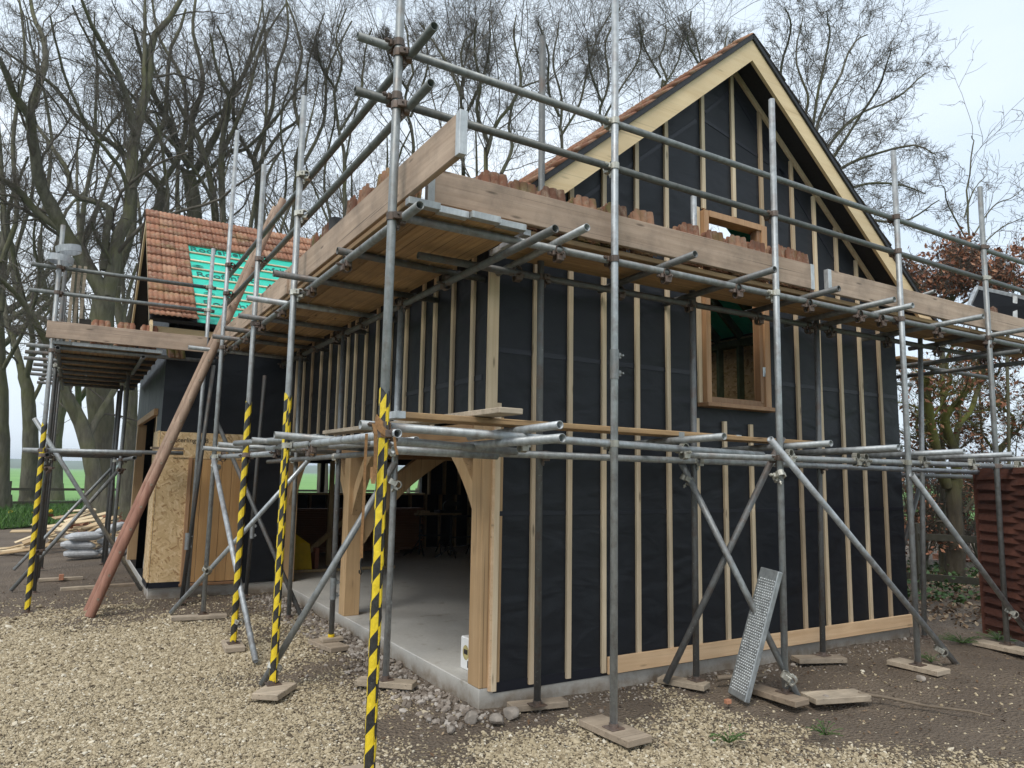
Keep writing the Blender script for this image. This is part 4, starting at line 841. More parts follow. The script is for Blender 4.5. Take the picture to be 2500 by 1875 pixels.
mb = MB()
for x in (-2.72, -2.66, -2.6): mb.box((x, 5.62, 3.6), (.035, .02, 1.0))
lone(mb, 'leaning_lath', 'sole', (-2.66, 5.62, 3.1), 'bundle of pale laths standing upright behind the wing toe board', 'laths')
lone(MB().box((-2.55, 5.5, 3.38), (.12, .08, .07)), 'timber_block', 'dark', (-2.55, 5.5, 3.35), 'small dark block on the wing deck behind the toe board', 'block')

# ------------------------------------------------------------------ boards
def board(p0, p1, z, wd_, th, mat, label, name='scaffold_board', cat='board', bands=(1, 1), group=None, tilt=0, zb=None):
    """plank whose centre line runs p0 -> p1 (x, y) at height z (its underside); metal bands at the ends are parts"""
    zb = z if zb is None else zb
    a = np.array((*p0, z+th/2)); b = np.array((*p1, zb+th/2)); L_ = np.linalg.norm(b-a); d = (b-a)/L_
    o = lone(MB().bar(a, b, wd_, th, (0, 0, 1), .004), name, mat, tuple(a), label, cat, group)
    for e, s, f_ in ((a, 1, bands[0]), (b, -1, bands[1])):
        if f_: MB().bar(e-d*s*.002, e+d*s*.055, wd_+.006, th+.005, (0, 0, 1), .002).build('end_band', 'band', o)
    return o
def toe(p0, p1, z, h_, mat, label, bands=(1, 1)):
    a = np.array((*p0, z+h_/2)); b = np.array((*p1, z+h_/2)); d = (b-a)/np.linalg.norm(b-a)
    o = lone(MB().bar(a, b, .038, h_, (0, 0, 1), .004), 'toe_board', mat, tuple(a), label, 'toe board')
    for e, s, f_ in ((a, 1, bands[0]), (b, -1, bands[1])):
        if f_: MB().bar(e-d*s*.002, e+d*s*.045, .044, h_+.004, (0, 0, 1), .002).build('end_band', 'band', o)
    return o
YI = -.78                                             # toe boards stand inside the uprights
toe((-.86, YI), (2.74, YI+.01), 3.225, .215, 'board_x', 'long pale toe board in front of the gable, left of the joint'); toe((2.9, YI-.01), (6.9, YI), 3.22, .205, 'board_x', 'pale toe board in front of the gable, right of the joint', (1, 0))
XI = -1.135+.085
toe((XI+.03, -1.57), (XI+.02, 1.9), 3.18, .228, 'board_y', 'toe board jutting past the corner pole with a shiny banded end'); toe((XI-.0, 1.7), (XI-.01, 4.95), 3.155, .21, 'board_y', 'toe board over the garage front nearest the tiled wing', (0, 1))
toe((-2.93, 5.33), (-1.18, 5.33), 3.125, .2, 'board_x', 'short toe board across the front of the wing scaffold', (0, 0))
DZ = 3.115
for k in range(4):
    x = -.955+.2*k
    board((x, -.98+.03*(k % 2)), (x+.005, 2.35), DZ, .19, .036, 'deck_y', ('outermost', 'second outermost', 'second innermost', 'innermost')[k]+' deck board at the scaffold corner, running along the garage front', 'deck_board', 'board', (1, 0), 'deck boards over the garage front')
    board((x, 2.36), (x+.005, 4.95), DZ, .19, .036, 'deck_y', ('outermost', 'second outermost', 'second innermost', 'innermost')[k]+' deck board over the garage front near the wing', 'deck_board', 'board', (0, 1), 'deck boards over the garage front')
for k in range(3):
    y = -.66+.175*k
    for q, (x0, x1) in enumerate(((-.15, 2.75), (2.76, 5.3), (5.31, 7.4))):
        board((x0+.02*k, y), (x1, y), 3.17, .17, .036, 'deck_x', ('outer', 'middle', 'inner')[k]+' deck board in front of the gable, '+('left stretch near the corner', 'middle stretch under the upper window', 'right stretch past the house corner')[q], 'deck_board', 'board', (q == 0, 0), 'deck boards in front of the gable')
for k in range(6):
    x = -2.76+.195*k; y1 = 10.0 if x < -1.75 else 5.72
    board((x, 5.38), (x, y1), 3.07, .19, .036, 'deck_y', 'deck board of the wing scaffold, '+('first', 'second', 'third', 'fourth', 'fifth', 'sixth')[k]+' from its left edge', 'deck_board', 'board', (1, 1), 'deck boards of the wing scaffold')
for k in range(4): board((5.8+.2*k, .2), (5.8+.2*k, 5.2), 3.06, .19, .036, 'deck_y', 'deck board on the return scaffold right of the house, '+('first', 'second', 'third', 'fourth')[k]+' from the wall', 'deck_board', 'board', (0, 0), 'deck boards right of the house')
# boards and tubes stored on the lower lift
board((-1.02, -.72), (1.95, -.55), 1.92, .2, .036, 'deck_x', 'scaffold board with a grey end plate lying on the lower lift from the corner', 'scaffold_board', 'board', (1, 1))
board((-.42, -1.08), (-.52, 2.0), 1.96, .16, .034, 'sole', 'board with a cut slanting end lying over the corner of the lower lift', 'scaffold_board', 'board', (0, 0))
board((1.25, -.6), (3.0, -.55), 1.915, .18, .034, 'deck_x', 'board end lying on the lower lift in front of the window', 'scaffold_board', 'board', (1, 1))
board((-1.72, 5.5), (-1.35, 5.52), 1.87, .12, .03, 'sole', 'short board offcut lying on the wing scaffold lower tube', 'scaffold_board', 'board', (0, 0))
# sole boards
for p, L_, a, wd_, lab in (((-1.11, -.9), .5, 1.5, .2, 'sole board under the taped corner pole nearest the camera'), ((.52, -.84), .47, 1.62, .2, 'pale sole board on the gravel under the pole left of the gable middle'),
        ((2.08, -.82), .44, 1.6, .16, 'sole board with a rounded corner under the pole beside the metal plank'), ((2.45, -1.05), .47, -.3, .19, 'loose pale board lying flat on the mud right of the metal plank'), ((3.9, -.83), .45, 1.57, .2, 'sole board under the pole at the gable right end'), ((5.43, -.8), .5, 1.5, .19, 'sole board under the pole beside the brown fence'),
        ((.38, -.17), .42, -.2, .12, 'weathered sole board tight against the slab under the first inner pole'), ((1.70, -.24), .38, -1.13, .14, 'sole board under the second inner pole by the larch board'), ((3.35, -.25), .46, -.4, .15, 'sole board half buried in mud under the third inner pole'),
        ((-.36, .82), .46, -.73, .13, 'long sole board under the pole standing before the first garage bay'), ((-.37, 2.25), .46, 1.75, .19, 'doubled sole board with a yellow collar under the dark jack pole'), ((-1.15, 1.0), .32, .9, .2, 'square sole block under the second taped pole'), ((-1.15, 2.6), .36, 1.5, .17, 'square sole block under the third taped pole'),
        ((-1.22, 4.16), .56, -.12, .12, 'long narrow sole board under the untaped pole before the wing'), ((-1.75, 7.0), .5, .1, .12, 'sole board by the wing doorway'), ((-2.3, 6.95), .5, .1, .09, 'pale offcut lying by the wing scaffold pole'), ((-2.55, 8.0), .55, 0., .09, 'thin offcut lying behind the wing scaffold poles')):
    dx, dy = math.cos(a)*L_/2, math.sin(a)*L_/2; board((p[0]-dx, p[1]-dy), (p[0]+dx, p[1]+dy), .0, wd_, .043, 'sole', lab, 'sole_board', 'board', (0, 0))
    if 'doubled' in lab: lone(MB().bar((p[0]-.06, p[1]+.05, .062), (p[0]+.14, p[1]+.05, .062), .13, .034), 'packing_board', 'sole', (p[0], p[1], .045), 'small packing board on the doubled sole board under the jack pole', 'board')
MB().tube((-.33, 2.3, .08), (-.33, 2.3, .105), TR+.006, 12, False).build('collar', 'yellow', ST['N2'][0])

# leaning galvanised plank
a = np.array((1.825, -.68, .0)); b_ = np.array((2.10, -.79, .93)); d, s, u = basis(b_-a, (-1, .25, .3))
PR = thing('steel_plank', tuple(a), 'galvanised metal plank with raised studs leaning on the scaffold pole', 'plank')
mb = MB().bar(a, b_, .225, .045, u, .006); mb.build('plank_body', 'steel', PR)
mb = MB(); Rr = np.stack((d, s, u), 1)
for i in range(44):
    for j in range(8):
        c = a+d*(.05+i*.0196)+s*(-.084+j*.024+(.012 if i % 2 else 0))+u*.0225
        q = np.array([(-.0075, 0, 0), (0, -.009, 0), (.0075, 0, 0), (0, .009, 0), (0, 0, .008)])@Rr.T+c; mb.add(q, [[0, 1, 4], [1, 2, 4], [2, 3, 4], [3, 0, 4]])
mb.build('stud_tread', 'stud_steel', PR)
# ladder seen edge-on
LD = thing('pole_ladder', (-2.25, 4.92, 0), 'long wooden pole ladder with red painted foot leaning on the scaffold', 'ladder')
l0 = np.array((-2.25, 4.80, 0)); l1 = np.array((-.45, 4.80, 5.17)); off = np.array((-.012, .36, .0))
for o_, r0 in ((np.zeros(3), .052), (off, .05)): MB().tube(l0+o_, l1+o_, r0, 14, False, 0, None, .044).build('stile', 'ladder', LD, tuple(l0+o_))
dl = (l1-l0)/np.linalg.norm(l1-l0)
for k in range(20):
    c = l0+dl*(.2+k*.265); MB().tube(c+np.array((.0, -.058, 0)), c+off*1.1, .015, 8, False).build('rung', 'sole', LD, tuple(c))
# webbing strap tied at the corner
S1p = sat('S1', 1.86); dS = (S1p-np.array(CAM))@np.array(AF)-.07; K = lambda x, y, dd=0.: P(800+x/3.687, 950+y/3.687, dS+dd)
K3 = lambda x, y, dd=0.: P(700+x/2.765, 950+y/2.765, dS+dd)
SP = thing('webbing_strap', tuple(S1p), 'brown webbing strap knotted round the corner pole with hanging tails', 'strap'); wx = np.array(AR)
mb = MB(); mb.ribbon([K(350, 400), K(345, 520), K(335, 700), K(330, 920), K3(515, 850), K3(507, 1000), K3(505, 1140)], wx, .015); mb.build('strap_tail', 'strap', SP)
mb = MB(); mb.ribbon([K(415, 310, -.02), K(432, 400, -.03), K(432, 600, -.02), K(425, 760, -.02), K(410, 850, -.03), K(398, 790, 0), K(402, 700, .02)], wx, .02); mb.build('strap_loop', 'strap', SP)
mb = MB()
for r0, ph in ((.040, 0), (.044, 2.1), (.038, 4)):
    t = np.linspace(0, 6.6, 20); mb.ribbon([sat('S1', 1.86)+np.array((math.cos(q+ph)*r0, math.sin(q+ph)*r0, .05*math.sin(q*.8+ph))) for q in t], (0, .1, 1), .03)
mb.build('strap_knot', 'strap', SP)
mb = MB(); mb.ribbon([K(600, 430, -.03), K(610, 520, -.03), K(628, 590, -.03)], wx, .014); mb.build('strap_end', 'strap', SP)
hk = [K3(505, 1140), K3(497, 1170), K3(500, 1215), K3(508, 1235), K3(500, 1252), K3(490, 1240), K3(490, 1222)]; MB().path(hk, .004, 6).build('hook', 'black', SP)

# ------------------------------------------------------------------ loose clay tiles
def tile_mesh():
    n = 25; t = np.linspace(0, 1, n); W_, H_ = .225, .31; prof = .017*np.abs(np.sin(t*math.pi*3))**.8
    arch_ = np.where((t < .06) | (t > .94), -.022, 0)
    xs = (t-.5)*W_; V = []
    for z, dz in ((0, 0), (H_, 1)):
        for th in (0, .011): V.append(np.stack((xs, -prof-th, np.full(n, z)+arch_*dz), 1))
    V = np.concatenate(V); F = []
    for i in range(n-1): F += [[n+i, n+i+1, 3*n+i+1, 3*n+i], [i+1, i, 2*n+i, 2*n+i+1], [2*n+i, 3*n+i, 3*n+i+1, 2*n+i+1], [i, i+1, n+i+1, n+i]]
    F += [[0, n, 3*n, 2*n], [n-1, 3*n-1, 4*n-1, 2*n-1]]
    mb = MB(); mb.add(V, F, 0, .5); mb.box((.0, -.018, H_-.04), (.03, .022, .022)); return mb
TP = {}
def tile_at(loc, rot, mat, label, group, sc_=1.):
    key = mat
    if key not in TP: TP[key] = tile_mesh().build('clay_tile', mat if mat != 'tile' else 'tile_loose'); o = TP[key]
    else: o = TP[key].copy(); COL.objects.link(o)
    o.location = loc; o.rotation_euler = rot; o.scale = (.86, 1, sc_); return tag(o, label, 'roof tile', group)
for v_, tn in (('tile_a', 0), ('tile_b', 1)): pass
def stack(px, py, z, yaw, n, label, mat='tile', lean=.12, gap=.024, hs=1.):
    for k in range(n):
        q = k*gap; x = px-math.sin(yaw)*q+random.uniform(-.006, .006); y = py+math.cos(yaw)*q
        tile_at((x, y, z+random.uniform(0, .008)), (-lean+random.uniform(-.03, .03), random.uniform(-.03, .03), yaw+random.uniform(-.04, .04)), mat, label, 'tiles in the '+label.split(' in the ')[1], hs*(1 if k == 0 else random.uniform(.94, 1.0)))
gz = 3.21; gy = -.735
def on_y(u, v, y): d_ = AF+AR*((u-1250)/FPX)-AU*((v-937.5)/FPX); q = CAM+d_*((y-CAM.y)/d_.y); return q.x, q.z
def on_x(u, v, x): d_ = AF+AR*((u-1250)/FPX)-AU*((v-937.5)/FPX); q = CAM+d_*((x-CAM.x)/d_.x); return q.y, q.z
for u, v, n, lab, mt, yw in ((1210, 425, 5, 'red stack at the left end of the gable toe board', 'tile', 0), (1280, 447, 6, 'red stack left of the tall thin gable pole', 'tile', 0), (1357, 462, 6, 'red stack right of the tall thin gable pole', 'tile', 0),
        (1435, 482, 6, 'mossy green stack behind the gable toe board', 'tile_moss', 0), (1507, 503, 5, 'half mossy stack at the pale pole clip', 'tile_moss', 0), (1574, 517, 3, 'pale dusty stack right of the pale pole clip', 'tile', 0),
        (1690, 548, 5, 'fanned stack left of the upper window foot', 'tile', 0), (1752, 566, 4, 'orange stack below the upper window', 'tile', 0), (1808, 578, 5, 'stack below the right upper window jamb', 'tile', 0), (1852, 592, 3, 'short stack left of the third gable pole', 'tile', 0),
        (1912, 602, 4, 'bright red stack right of the third gable pole', 'tile', .2), (1938, 611, 3, 'red stack between third pole and board joint', 'tile', .2), (1966, 619, 3, 'red stack ending at the board joint', 'tile', .2), (2432, 752, 2, 'pair before the black framed panel', 'tile', .2)):
    x, z = on_y(u, v, gy); stack(x, gy, gz, yw, n, 'weathered clay tile in the '+lab, mt, .1, .024, (z+.005-gz)/.31)
for u, v, n, lab, mt in ((990, 395, 3, 'dark stack right behind the corner pole', 'tile_moss'), (925, 415, 4, 'greenish stack left of the corner pole', 'tile_moss'), (885, 452, 4, 'red stack beside the greenish stack', 'tile'), (853, 484, 3, 'pale red stack by the black pipe', 'tile'), (793, 548, 4, 'red stack leaning at the flat pile', 'tile'), (760, 570, 3, 'grey stack near the second taped pole', 'tile_moss'), (652, 696, 3, 'small stack before the green membrane', 'tile')):
    y, z = on_x(u, v, XI+.09); stack(XI+.09, y, 3.155, -math.pi/2, n, 'clay tile in the '+lab, mt, .1, .03, (z-.01-3.155)/.31)
def pile(x, y, z, n, yaw, label, mat='tile'):
    for k in range(n): tile_at((x+random.uniform(-.012, .012), y-.15+random.uniform(-.012, .012), z+.014+k*.022), (-math.pi/2+random.uniform(-.02, .02), 0, yaw+random.uniform(-.03, .03)), mat, label, 'tiles '+label.split(' in the ')[1])
pile(-.86, on_x(806, 510, -.9)[0], 3.152, 18, -.6, 'flat clay tile in the tall pile over the garage front')
for x, lab in ((-2.38, 'left stack on the wing deck'), (-2.1, 'middle stack on the wing deck'), (-1.85, 'right stack on the wing deck')): stack(x, 5.42, 3.106, 0, 4, 'clay tile in the '+lab, 'tile', .12)
pile(-2.05, 5.95, 3.106, 12, .2, 'flat clay tile in the pile at the wing eave')
stack(-1.5, 5.45, 3.03, 0.3, 4, 'mossy clay tile in the slumped stack under the green membrane', 'tile_moss', .35)
yp = on_x(828, 505, -.93)[0]; mb = MB().tube((-.93, yp, 3.155), (-.95, yp, 3.56), .055, 16, True, 0, None, None, .3); lone(mb, 'drain_pipe', 'rubber', (-.93, yp, 3.11), 'short black pipe standing among the tiles over the garage front', 'pipe')

# ------------------------------------------------------------------ inside the garage
ck = None
for k in range(25):
    dx, dy = random.uniform(-.05, .05), random.uniform(-.02, .02); z = .2+k*.0315
    if ck is None: ck = lone(MB().box((1.85, 8.75, z), (3.1, .3, .026), None, .003), 'cladding_plank', 'clad', (1.85, 8.75, .2), 'long reddish cladding plank in the stack along the garage back wall', 'plank', 'stack of cladding planks in the garage')
    else:
        c_ = ck.copy(); COL.objects.link(c_); c_.location = (1.85+dx, 8.75+dy, z)
for x in (.7, 1.8, 2.9): lone(MB().box((x, 8.75, .158), (.08, .34, .05)), 'bearer', 'stud', (x, 8.75, .13), 'timber bearer under the stack of cladding planks', 'timber', 'bearers under the cladding planks')
for x, y, h_, lab in ((1.13, 7.2, 1.68, 'upright prop timber left of the middle oak post'), (1.92, 6.65, 1.68, 'upright prop timber right of the middle oak post')):
    lone(MB().box((x, y, .13+h_/2), (.075, .05, h_)), 'prop', 'prop', (x, y, .13), lab+' inside the garage', 'timber')
lone(MB().bar((.35, 6.6, .18), (1.75, 7.26, 1.15), .05, .075), 'diagonal_brace', 'prop', (.35, 6.6, .15), 'diagonal temporary timber behind the garage opening', 'timber')
lone(MB().box((1.2, 6.5, .15), (1.6, .05, .04)), 'floor_batten', 'prop', (1.2, 6.5, .13), 'timber batten laid on the garage floor at the props', 'timber')
mb = MB(); q = np.array([(-.28, -.16, 0), (.28, -.16, 0), (.28, .16, 0), (-.28, .16, 0), (-.26, -.14, .42), (.24, -.12, .40), (.22, .14, .44), (-.24, .13, .5), (-.25, .0, .68), (-.05, .0, .62)])+np.array((.42, 6.75, .13))
mb.add(q, [[0, 3, 2, 1], [0, 1, 5, 4], [1, 2, 6, 5], [2, 3, 7, 6], [3, 0, 4, 8, 7], [4, 5, 9, 8], [5, 6, 9], [6, 7, 8, 9]]); lone(mb, 'yellow_bag', 'yellow', (.42, 6.75, .13), 'big yellow bag standing on the garage floor behind the left post', 'bag')
lone(MB().box((.78, 6.78, .3), (.06, .3, .34)), 'red_crate', 'redboard', (.78, 6.78, .13), 'dark red box edge beside the yellow bag', 'box')
def trestle(x, y, label):
    t = thing('trestle', (x, y, .13), label, 'trestle', 'folding trestles in the garage')
    MB().box((x, y, .86), (.62, .05, .03)).build('top_bar', 'black', t); MB().box((x, y, .48), (.5, .025, .025)).build('cross_bar', 'black', t)
    for sx in (-1, 1):
        MB().tube((x+sx*.22, y, .14), (x+sx*.22, y, .85), .016, 8, False).build('leg', 'black', t)
        for sy in (-1, 1): MB().tube((x+sx*.22, y, .42), (x+sx*.26, y+sy*.3, .14), .013, 8, False).build('foot', 'black', t)
        MB().tube((x+sx*.22, y, .3), (x+sx*.55, y-.05, .14), .013, 8, False).build('foot', 'black', t)
trestle(3.35, 8.1, 'left black trestle under the saw in the dark garage'); trestle(3.75, 7.6, 'right black trestle under the saw in the dark garage')
lone(MB().box((3.4, 7.9, .895), (.9, .18, .04)).box((3.1, 7.9, .93), (.2, .15, .05)), 'bench_board', 'stud', (3.4, 7.9, .88), 'board lying on the two trestles', 'board')
SA = thing('mitre_saw', (3.6, 7.85, .92), 'dark mitre saw standing on the trestle board', 'saw'); MB().box((3.6, 7.85, .94), (.5, .25, .05)).build('saw_base', 'black', SA); MB().tube((3.6, 7.82, 1.03), (3.6, 7.86, 1.03), .13, 18, False).build('blade_guard', 'black', SA); MB().box((3.72, 7.85, 1.08), (.26, .07, .07)).build('saw_motor', 'black', SA)
for dx in (0, .14): pass
LS = thing('step_ladder', (4.35, 7.6, .13), 'small step ladder leaning in the dark right side of the garage', 'ladder')
for sx in (0, .2): MB().bar((4.25+sx, 7.6, .14), (4.45+sx, 7.7, .9), .03, .05).build('stile', 'batten', LS)
for k in range(3): MB().bar((4.3+.05*k, 7.63+.03*k, .35+.2*k), (4.5+.05*k, 7.63+.03*k, .35+.2*k), .03, .03).build('rung', 'batten', LS)
lone(MB().tube((4.2, 7.2, .13), (4.2, 7.2, 2.0), .03, 10, False), 'floor_prop', 'tube', (4.2, 7.2, .13), 'grey steel prop between floor and ceiling inside the garage', 'prop')
WB = thing('white_box', (.245, .49, .13), 'white printed box standing behind the corner oak post', 'box')
MB().box((.245, .49, .25), (.19, .18, .24), None, .008).build('box_body', 'white', WB)
t = np.linspace(0, 2*math.pi, 24, endpoint=False); mb = MB(); mb.add([(.1485, .49+math.cos(a)*.05, .26+math.sin(a)*.055) for a in t], [list(range(24))]); mb.build('round_label', 'badge', WB); MB().box((.1485, .435, .18), (.002, .05, .05), None, .0005).build('dark_print', 'inkblack', WB); MB().box((.1475, .49, .265), (.002, .06, .035), None, .0005).build('label_band', 'inkblack', WB)

# ------------------------------------------------------------------ right side: fence panel, rail fence, framed panel
FP = thing('fence_panel', (6.15, -.3, 0), 'dark brown fence panel of overlapping waney boards at the right edge', 'fence')
dxy = np.array((-.53, -.85)); dxy /= np.linalg.norm(dxy)
MB().box((6.19, -.28, .85), (.07, .07, 1.74)).build('post', 'fence_brown', FP)
for k in range(31):
    z = .05+k*.0555; n = 14; t = np.linspace(0, 2.2, n); wob = (vnoise(t, t*0+k*3.1, 2.2, 5)-.5)*.03; out = .012+.02*((np.arange(n)//4+k) % 2)
    nrm = np.array((-dxy[1]*-1, dxy[0]*-1)) if False else np.array((dxy[1], -dxy[0])); nrm = nrm if nrm[0] < 0 else -nrm
    base_ = np.array((6.15, -.32))+dxy*t[:, None]; lo = base_+nrm*(out+.014)[:, None]; hi = base_+nrm*(out)[:, None]
    V = np.concatenate([np.c_[lo, z+wob], np.c_[hi, np.full(n, z+.07)], np.c_[lo-nrm*.012, z+wob], np.c_[hi-nrm*.012, np.full(n, z+.07)]])
    fs = []
    for i in range(n-1): fs += [[i, i+1, n+i+1, n+i], [2*n+i, 3*n+i, 3*n+i+1, 2*n+i+1], [i, 2*n+i, 2*n+i+1, i+1], [n+i, n+i+1, 3*n+i+1, 3*n+i]]
    MB().add(V, fs).build('lap_board', 'fence_brown', FP)
PF = thing('framed_panel', (6.5, -.3, 3.2), 'black panel with grey metal frame propped on the scaffold deck', 'panel')
c0, c1, c2, c3_ = P(2368, 735, 9.6), P(2392, 705, 9.75), P(2560, 735, 9.0), P(2560, 830, 8.6)
pa = [np.array(q) for q in (P(2366, 748, 9.2), P(2386, 702, 9.35), P(2580, 745, 8.6), P(2580, 835, 8.4))]
nn = np.cross(pa[1]-pa[0], pa[3]-pa[0]); nn /= np.linalg.norm(nn); mb = MB(); mb.add(pa+[q+nn*.035 for q in pa], [[0, 1, 2, 3], [7, 6, 5, 4], [0, 4, 5, 1], [1, 5, 6, 2], [2, 6, 7, 3], [3, 7, 4, 0]]); mb.build('panel_face', 'panel', PF)
for q in range(4): MB().bar(pa[q], pa[(q+1) % 4], .05, .045).build('frame_bar', 'tube', PF)
MB().bar(pa[0]*.45+pa[3]*.55, pa[1]*.5+pa[2]*.5, .05, .04).build('frame_bar', 'tube', PF)
def rail_fence(posts, zs, label, mat='fence_old', hp=1.15, pw=.1, rh=.09):
    t = thing('rail_fence', tuple(posts[0]), label, 'fence')
    for p in posts: MB().box((p[0], p[1], hp/2), (pw, pw, hp)).build('post', mat, t)
    for a, b in zip(posts[:-1], posts[1:]):
        for z in zs: MB().bar((a[0], a[1]-.06, z), (b[0], b[1]-.06, z), .035, rh).build('rail', mat, t)
rail_fence([np.array((-14+2.4*k, 27.5+.0*k, 0)) for k in range(13)], (.86, .38), 'long dark post and rail fence before the green field')
a, b = P(2235, 1303, 11.2), P(2420, 1312, 10.6); a[2] = b[2] = 0; rail_fence([a+(a-b)*.9, a, b, b+(b-a)*1.], (.80, .2), 'old dark two rail fence under the hedge tree on the right', 'fence_old', 1.0, .1, .1)

# ------------------------------------------------------------------ yard clutter
BR = thing  # sticks lying on the mud
def stick(pts, r, label): mb = MB(); mb.path(pts, np.linspace(r, r*.45, len(pts)), 7); lone(mb, 'fallen_branch', 'stick', tuple(pts[0]), label, 'branch')
stick([(2.62, -1.12, .04), (2.75, -1.28, .03), (2.84, -1.5, .02), (3.0, -1.72, .02), (3.02, -1.85, .02)], .014, 'thin dead branch lying on the mud right of the loose board')
stick([(1.95, -.35, .05), (2.2, -.45, .06), (2.35, -.42, .03), (2.5, -.38, .02)], .022, 'short thick branch lying on the mud behind the metal plank')
for p, r, lab in (((-.16, -.2, .02), .055, 'largest grey stone at the foot of the corner post'), ((-.02, -.3, .02), .055, 'tan grey stone in front of the corner post'), ((.12, -.24, .02), .06, 'rounded grey stone right of the corner post foot'), ((-.36, -.3, .01), .035, 'small grey stone left of the corner post stones'), ((3.54, -1.06, .02), .04, 'tan stone on the mud before the gable right end'), ((2.33, -1.05, .02), .04, 'pale stone beside the loose flat board')):
    mb = bmesh.new(); bmesh.ops.create_icosphere(mb, subdivisions=3, radius=r)
    rg = random.Random(int(p[0]*1000)); pl = [(Vector((rg.gauss(0, 1), rg.gauss(0, 1), rg.gauss(0, 1))).normalized(), r*rg.uniform(.55, .85)) for _ in range(9)]
    for v in mb.verts:
        for n_, d_ in pl:
            e = v.co.dot(n_)-d_
            if e > 0: v.co -= n_*e*.85
        v.co.z *= .8
    me = bpy.data.meshes.new('rock'); mb.to_mesh(me); mb.free(); me.materials.append(M['orange'] if 'orange' in lab else M['rock']); o = bpy.data.objects.new('rock', me); COL.objects.link(o); o.location = p; tag(o, lab, 'stone')
lone(MB().box((1.66, -.73, .012), (.045, .035, .03)), 'brick_piece', 'orange', (1.66, -.73, 0), 'small orange brick chip by the metal plank foot', 'brick')
lone(MB().box((-2.55, 7.9, .06), (.06, .06, .08)), 'clay_pipe', 'orange', (-2.55, 7.9, .0), 'small orange clay block on the ground behind the wing scaffold', 'brick')
def sack(x, y, z, yaw, lab, sx=.36, sy=.24, sz=.085, tilt=0):
    mb = bmesh.new(); bmesh.ops.create_cube(mb, size=2); bmesh.ops.subdivide_edges(mb, edges=mb.edges[:], cuts=5, use_grid_fill=True)
    for v in mb.verts:
        c = v.co; e = max(0, 1-abs(c.x)**3)*max(0, 1-abs(c.y)**3); c.z *= .25+.75*e**.4+.06*math.sin(c.x*5+x*7)*math.cos(c.y*4); c.x *= sx*.5*(1+.03*math.sin(c.y*6)); c.y *= sy*.5; c.z *= sz
    me = bpy.data.meshes.new('sack'); mb.to_mesh(me); mb.free(); me.materials.append(M['bag']); o = bpy.data.objects.new('sack', me); COL.objects.link(o); o.location = (x, y, z); o.rotation_euler = (0, tilt, yaw)
    for p in me.polygons: p.use_smooth = True
    tag(o, lab, 'sack', 'sacks of material by the scrap heap')
sb = (-2.32, 11.0)
for q, (dx, dy, z, yw, tl, lab) in enumerate(((0, 0, .09, .1, 0, 'bottom grey sack of the left pile by the scrap heap'), (0, 0, .24, .0, .02, 'second grey sack of the left pile by the scrap heap'), (.02, 0, .39, .15, 0, 'top grey sack of the left pile by the scrap heap'), (.55, .15, .1, .3, 0, 'bottom dark sack of the right pile by the scrap heap'), (.52, .15, .27, .1, .05, 'middle dark sack of the right pile by the scrap heap'), (.5, .3, .5, -.3, -.35, 'pale sack slumped on top of the right pile'), (.95, .5, .4, .4, .3, 'pale sack at the right end by the wing doorway'))):
    sack(sb[0]+dx+random.uniform(-.05, .05), sb[1]+dy, z, yw+random.uniform(-.15, .15), lab, .54, .36, .08, tl+random.uniform(-.06, .06))
rg = random.Random(4)
for k in range(64):
    u = rg.random(); x = -3.6+2.6*u+rg.gauss(0, .25); y = 12.4+rg.gauss(0, .55)+u*.9; z = max(.03, .55*math.exp(-((x+2.35)/.75)**2)*rg.uniform(.3, 1.3)); L_ = rg.uniform(.3, .95); a = rg.gauss(.15, .6)
    mb = MB().bar((x-L_/2*math.cos(a), y-L_/2*math.sin(a), max(.02, z-rg.uniform(-.1, .16))), (x+L_/2*math.cos(a), y+L_/2*math.sin(a), z+rg.uniform(-.05, .12)), rg.uniform(.04, .16), .022, (0, -.3, 1)); lone(mb, 'scrap_plank', 'scrap', (x, y, 0), 'pale timber offcut lying in the scrap heap beyond the sacks', 'offcut', 'timber offcuts in the scrap heap')
# bricks stacked beyond the right fence
for k in range(12):
    p = P(2290+ (k % 6)*18, 1372-(k//6)*14, 15.5-.02*k); lone(MB().box(tuple(p), (.2, .12, .1)), 'stacked_brick', 'orange', tuple(p), 'orange brick in the low stack beyond the right rail fence', 'brick', 'bricks beyond the right rail fence')
def weed(x, y, n, r, lab):
    t = np.arange(n); a = RNG.uniform(0, 6.28, n); q = np.sqrt(RNG.random(n))*r; N = n
    mb = MB(); 
    for i in range(n):
        c = np.array((x+math.cos(a[i])*q[i], y+math.sin(a[i])*q[i], .02+RNG.uniform(.005, .1)*(1-q[i]/r*.6))); s_ = RNG.uniform(.008, .02); b0 = RNG.uniform(0, 6.28); ux = np.array((math.cos(b0), math.sin(b0), RNG.uniform(-.3, .3))); uy = np.array((-math.sin(b0), math.cos(b0), RNG.uniform(-.3, .3)))
        mb.add([c-ux*s_, c-uy*s_*.7+(0, 0, -.004), c+ux*s_, c+uy*s_*.7+(0, 0, -.004)], [[0, 1, 2, 3]])
        mb.path([(x, y, 0), c*.5+np.array((x, y, .02))*.5, c], .002, 4)
    lone(mb, 'weed', 'ivy', (x, y, 0), lab, 'plant')
weed(4.55, -1.72, 130, .2, 'leafy green weed clump at the right picture edge'); weed(5.35, -.45, 60, .22, 'low weeds growing left of the last pole sole board'); weed(5.85, -.55, 50, .2, 'weeds at the foot of the brown fence panel'); weed(1.05, -1.3, 26, .12, 'small weed sprouting in the gravel near the first gable pole'); weed(1.7, -1.5, 24, .13, 'tiny weed in the gravel at the mud edge'); weed(4.25, -.75, 22, .09, 'small weed beside the sole board at the gable right end')
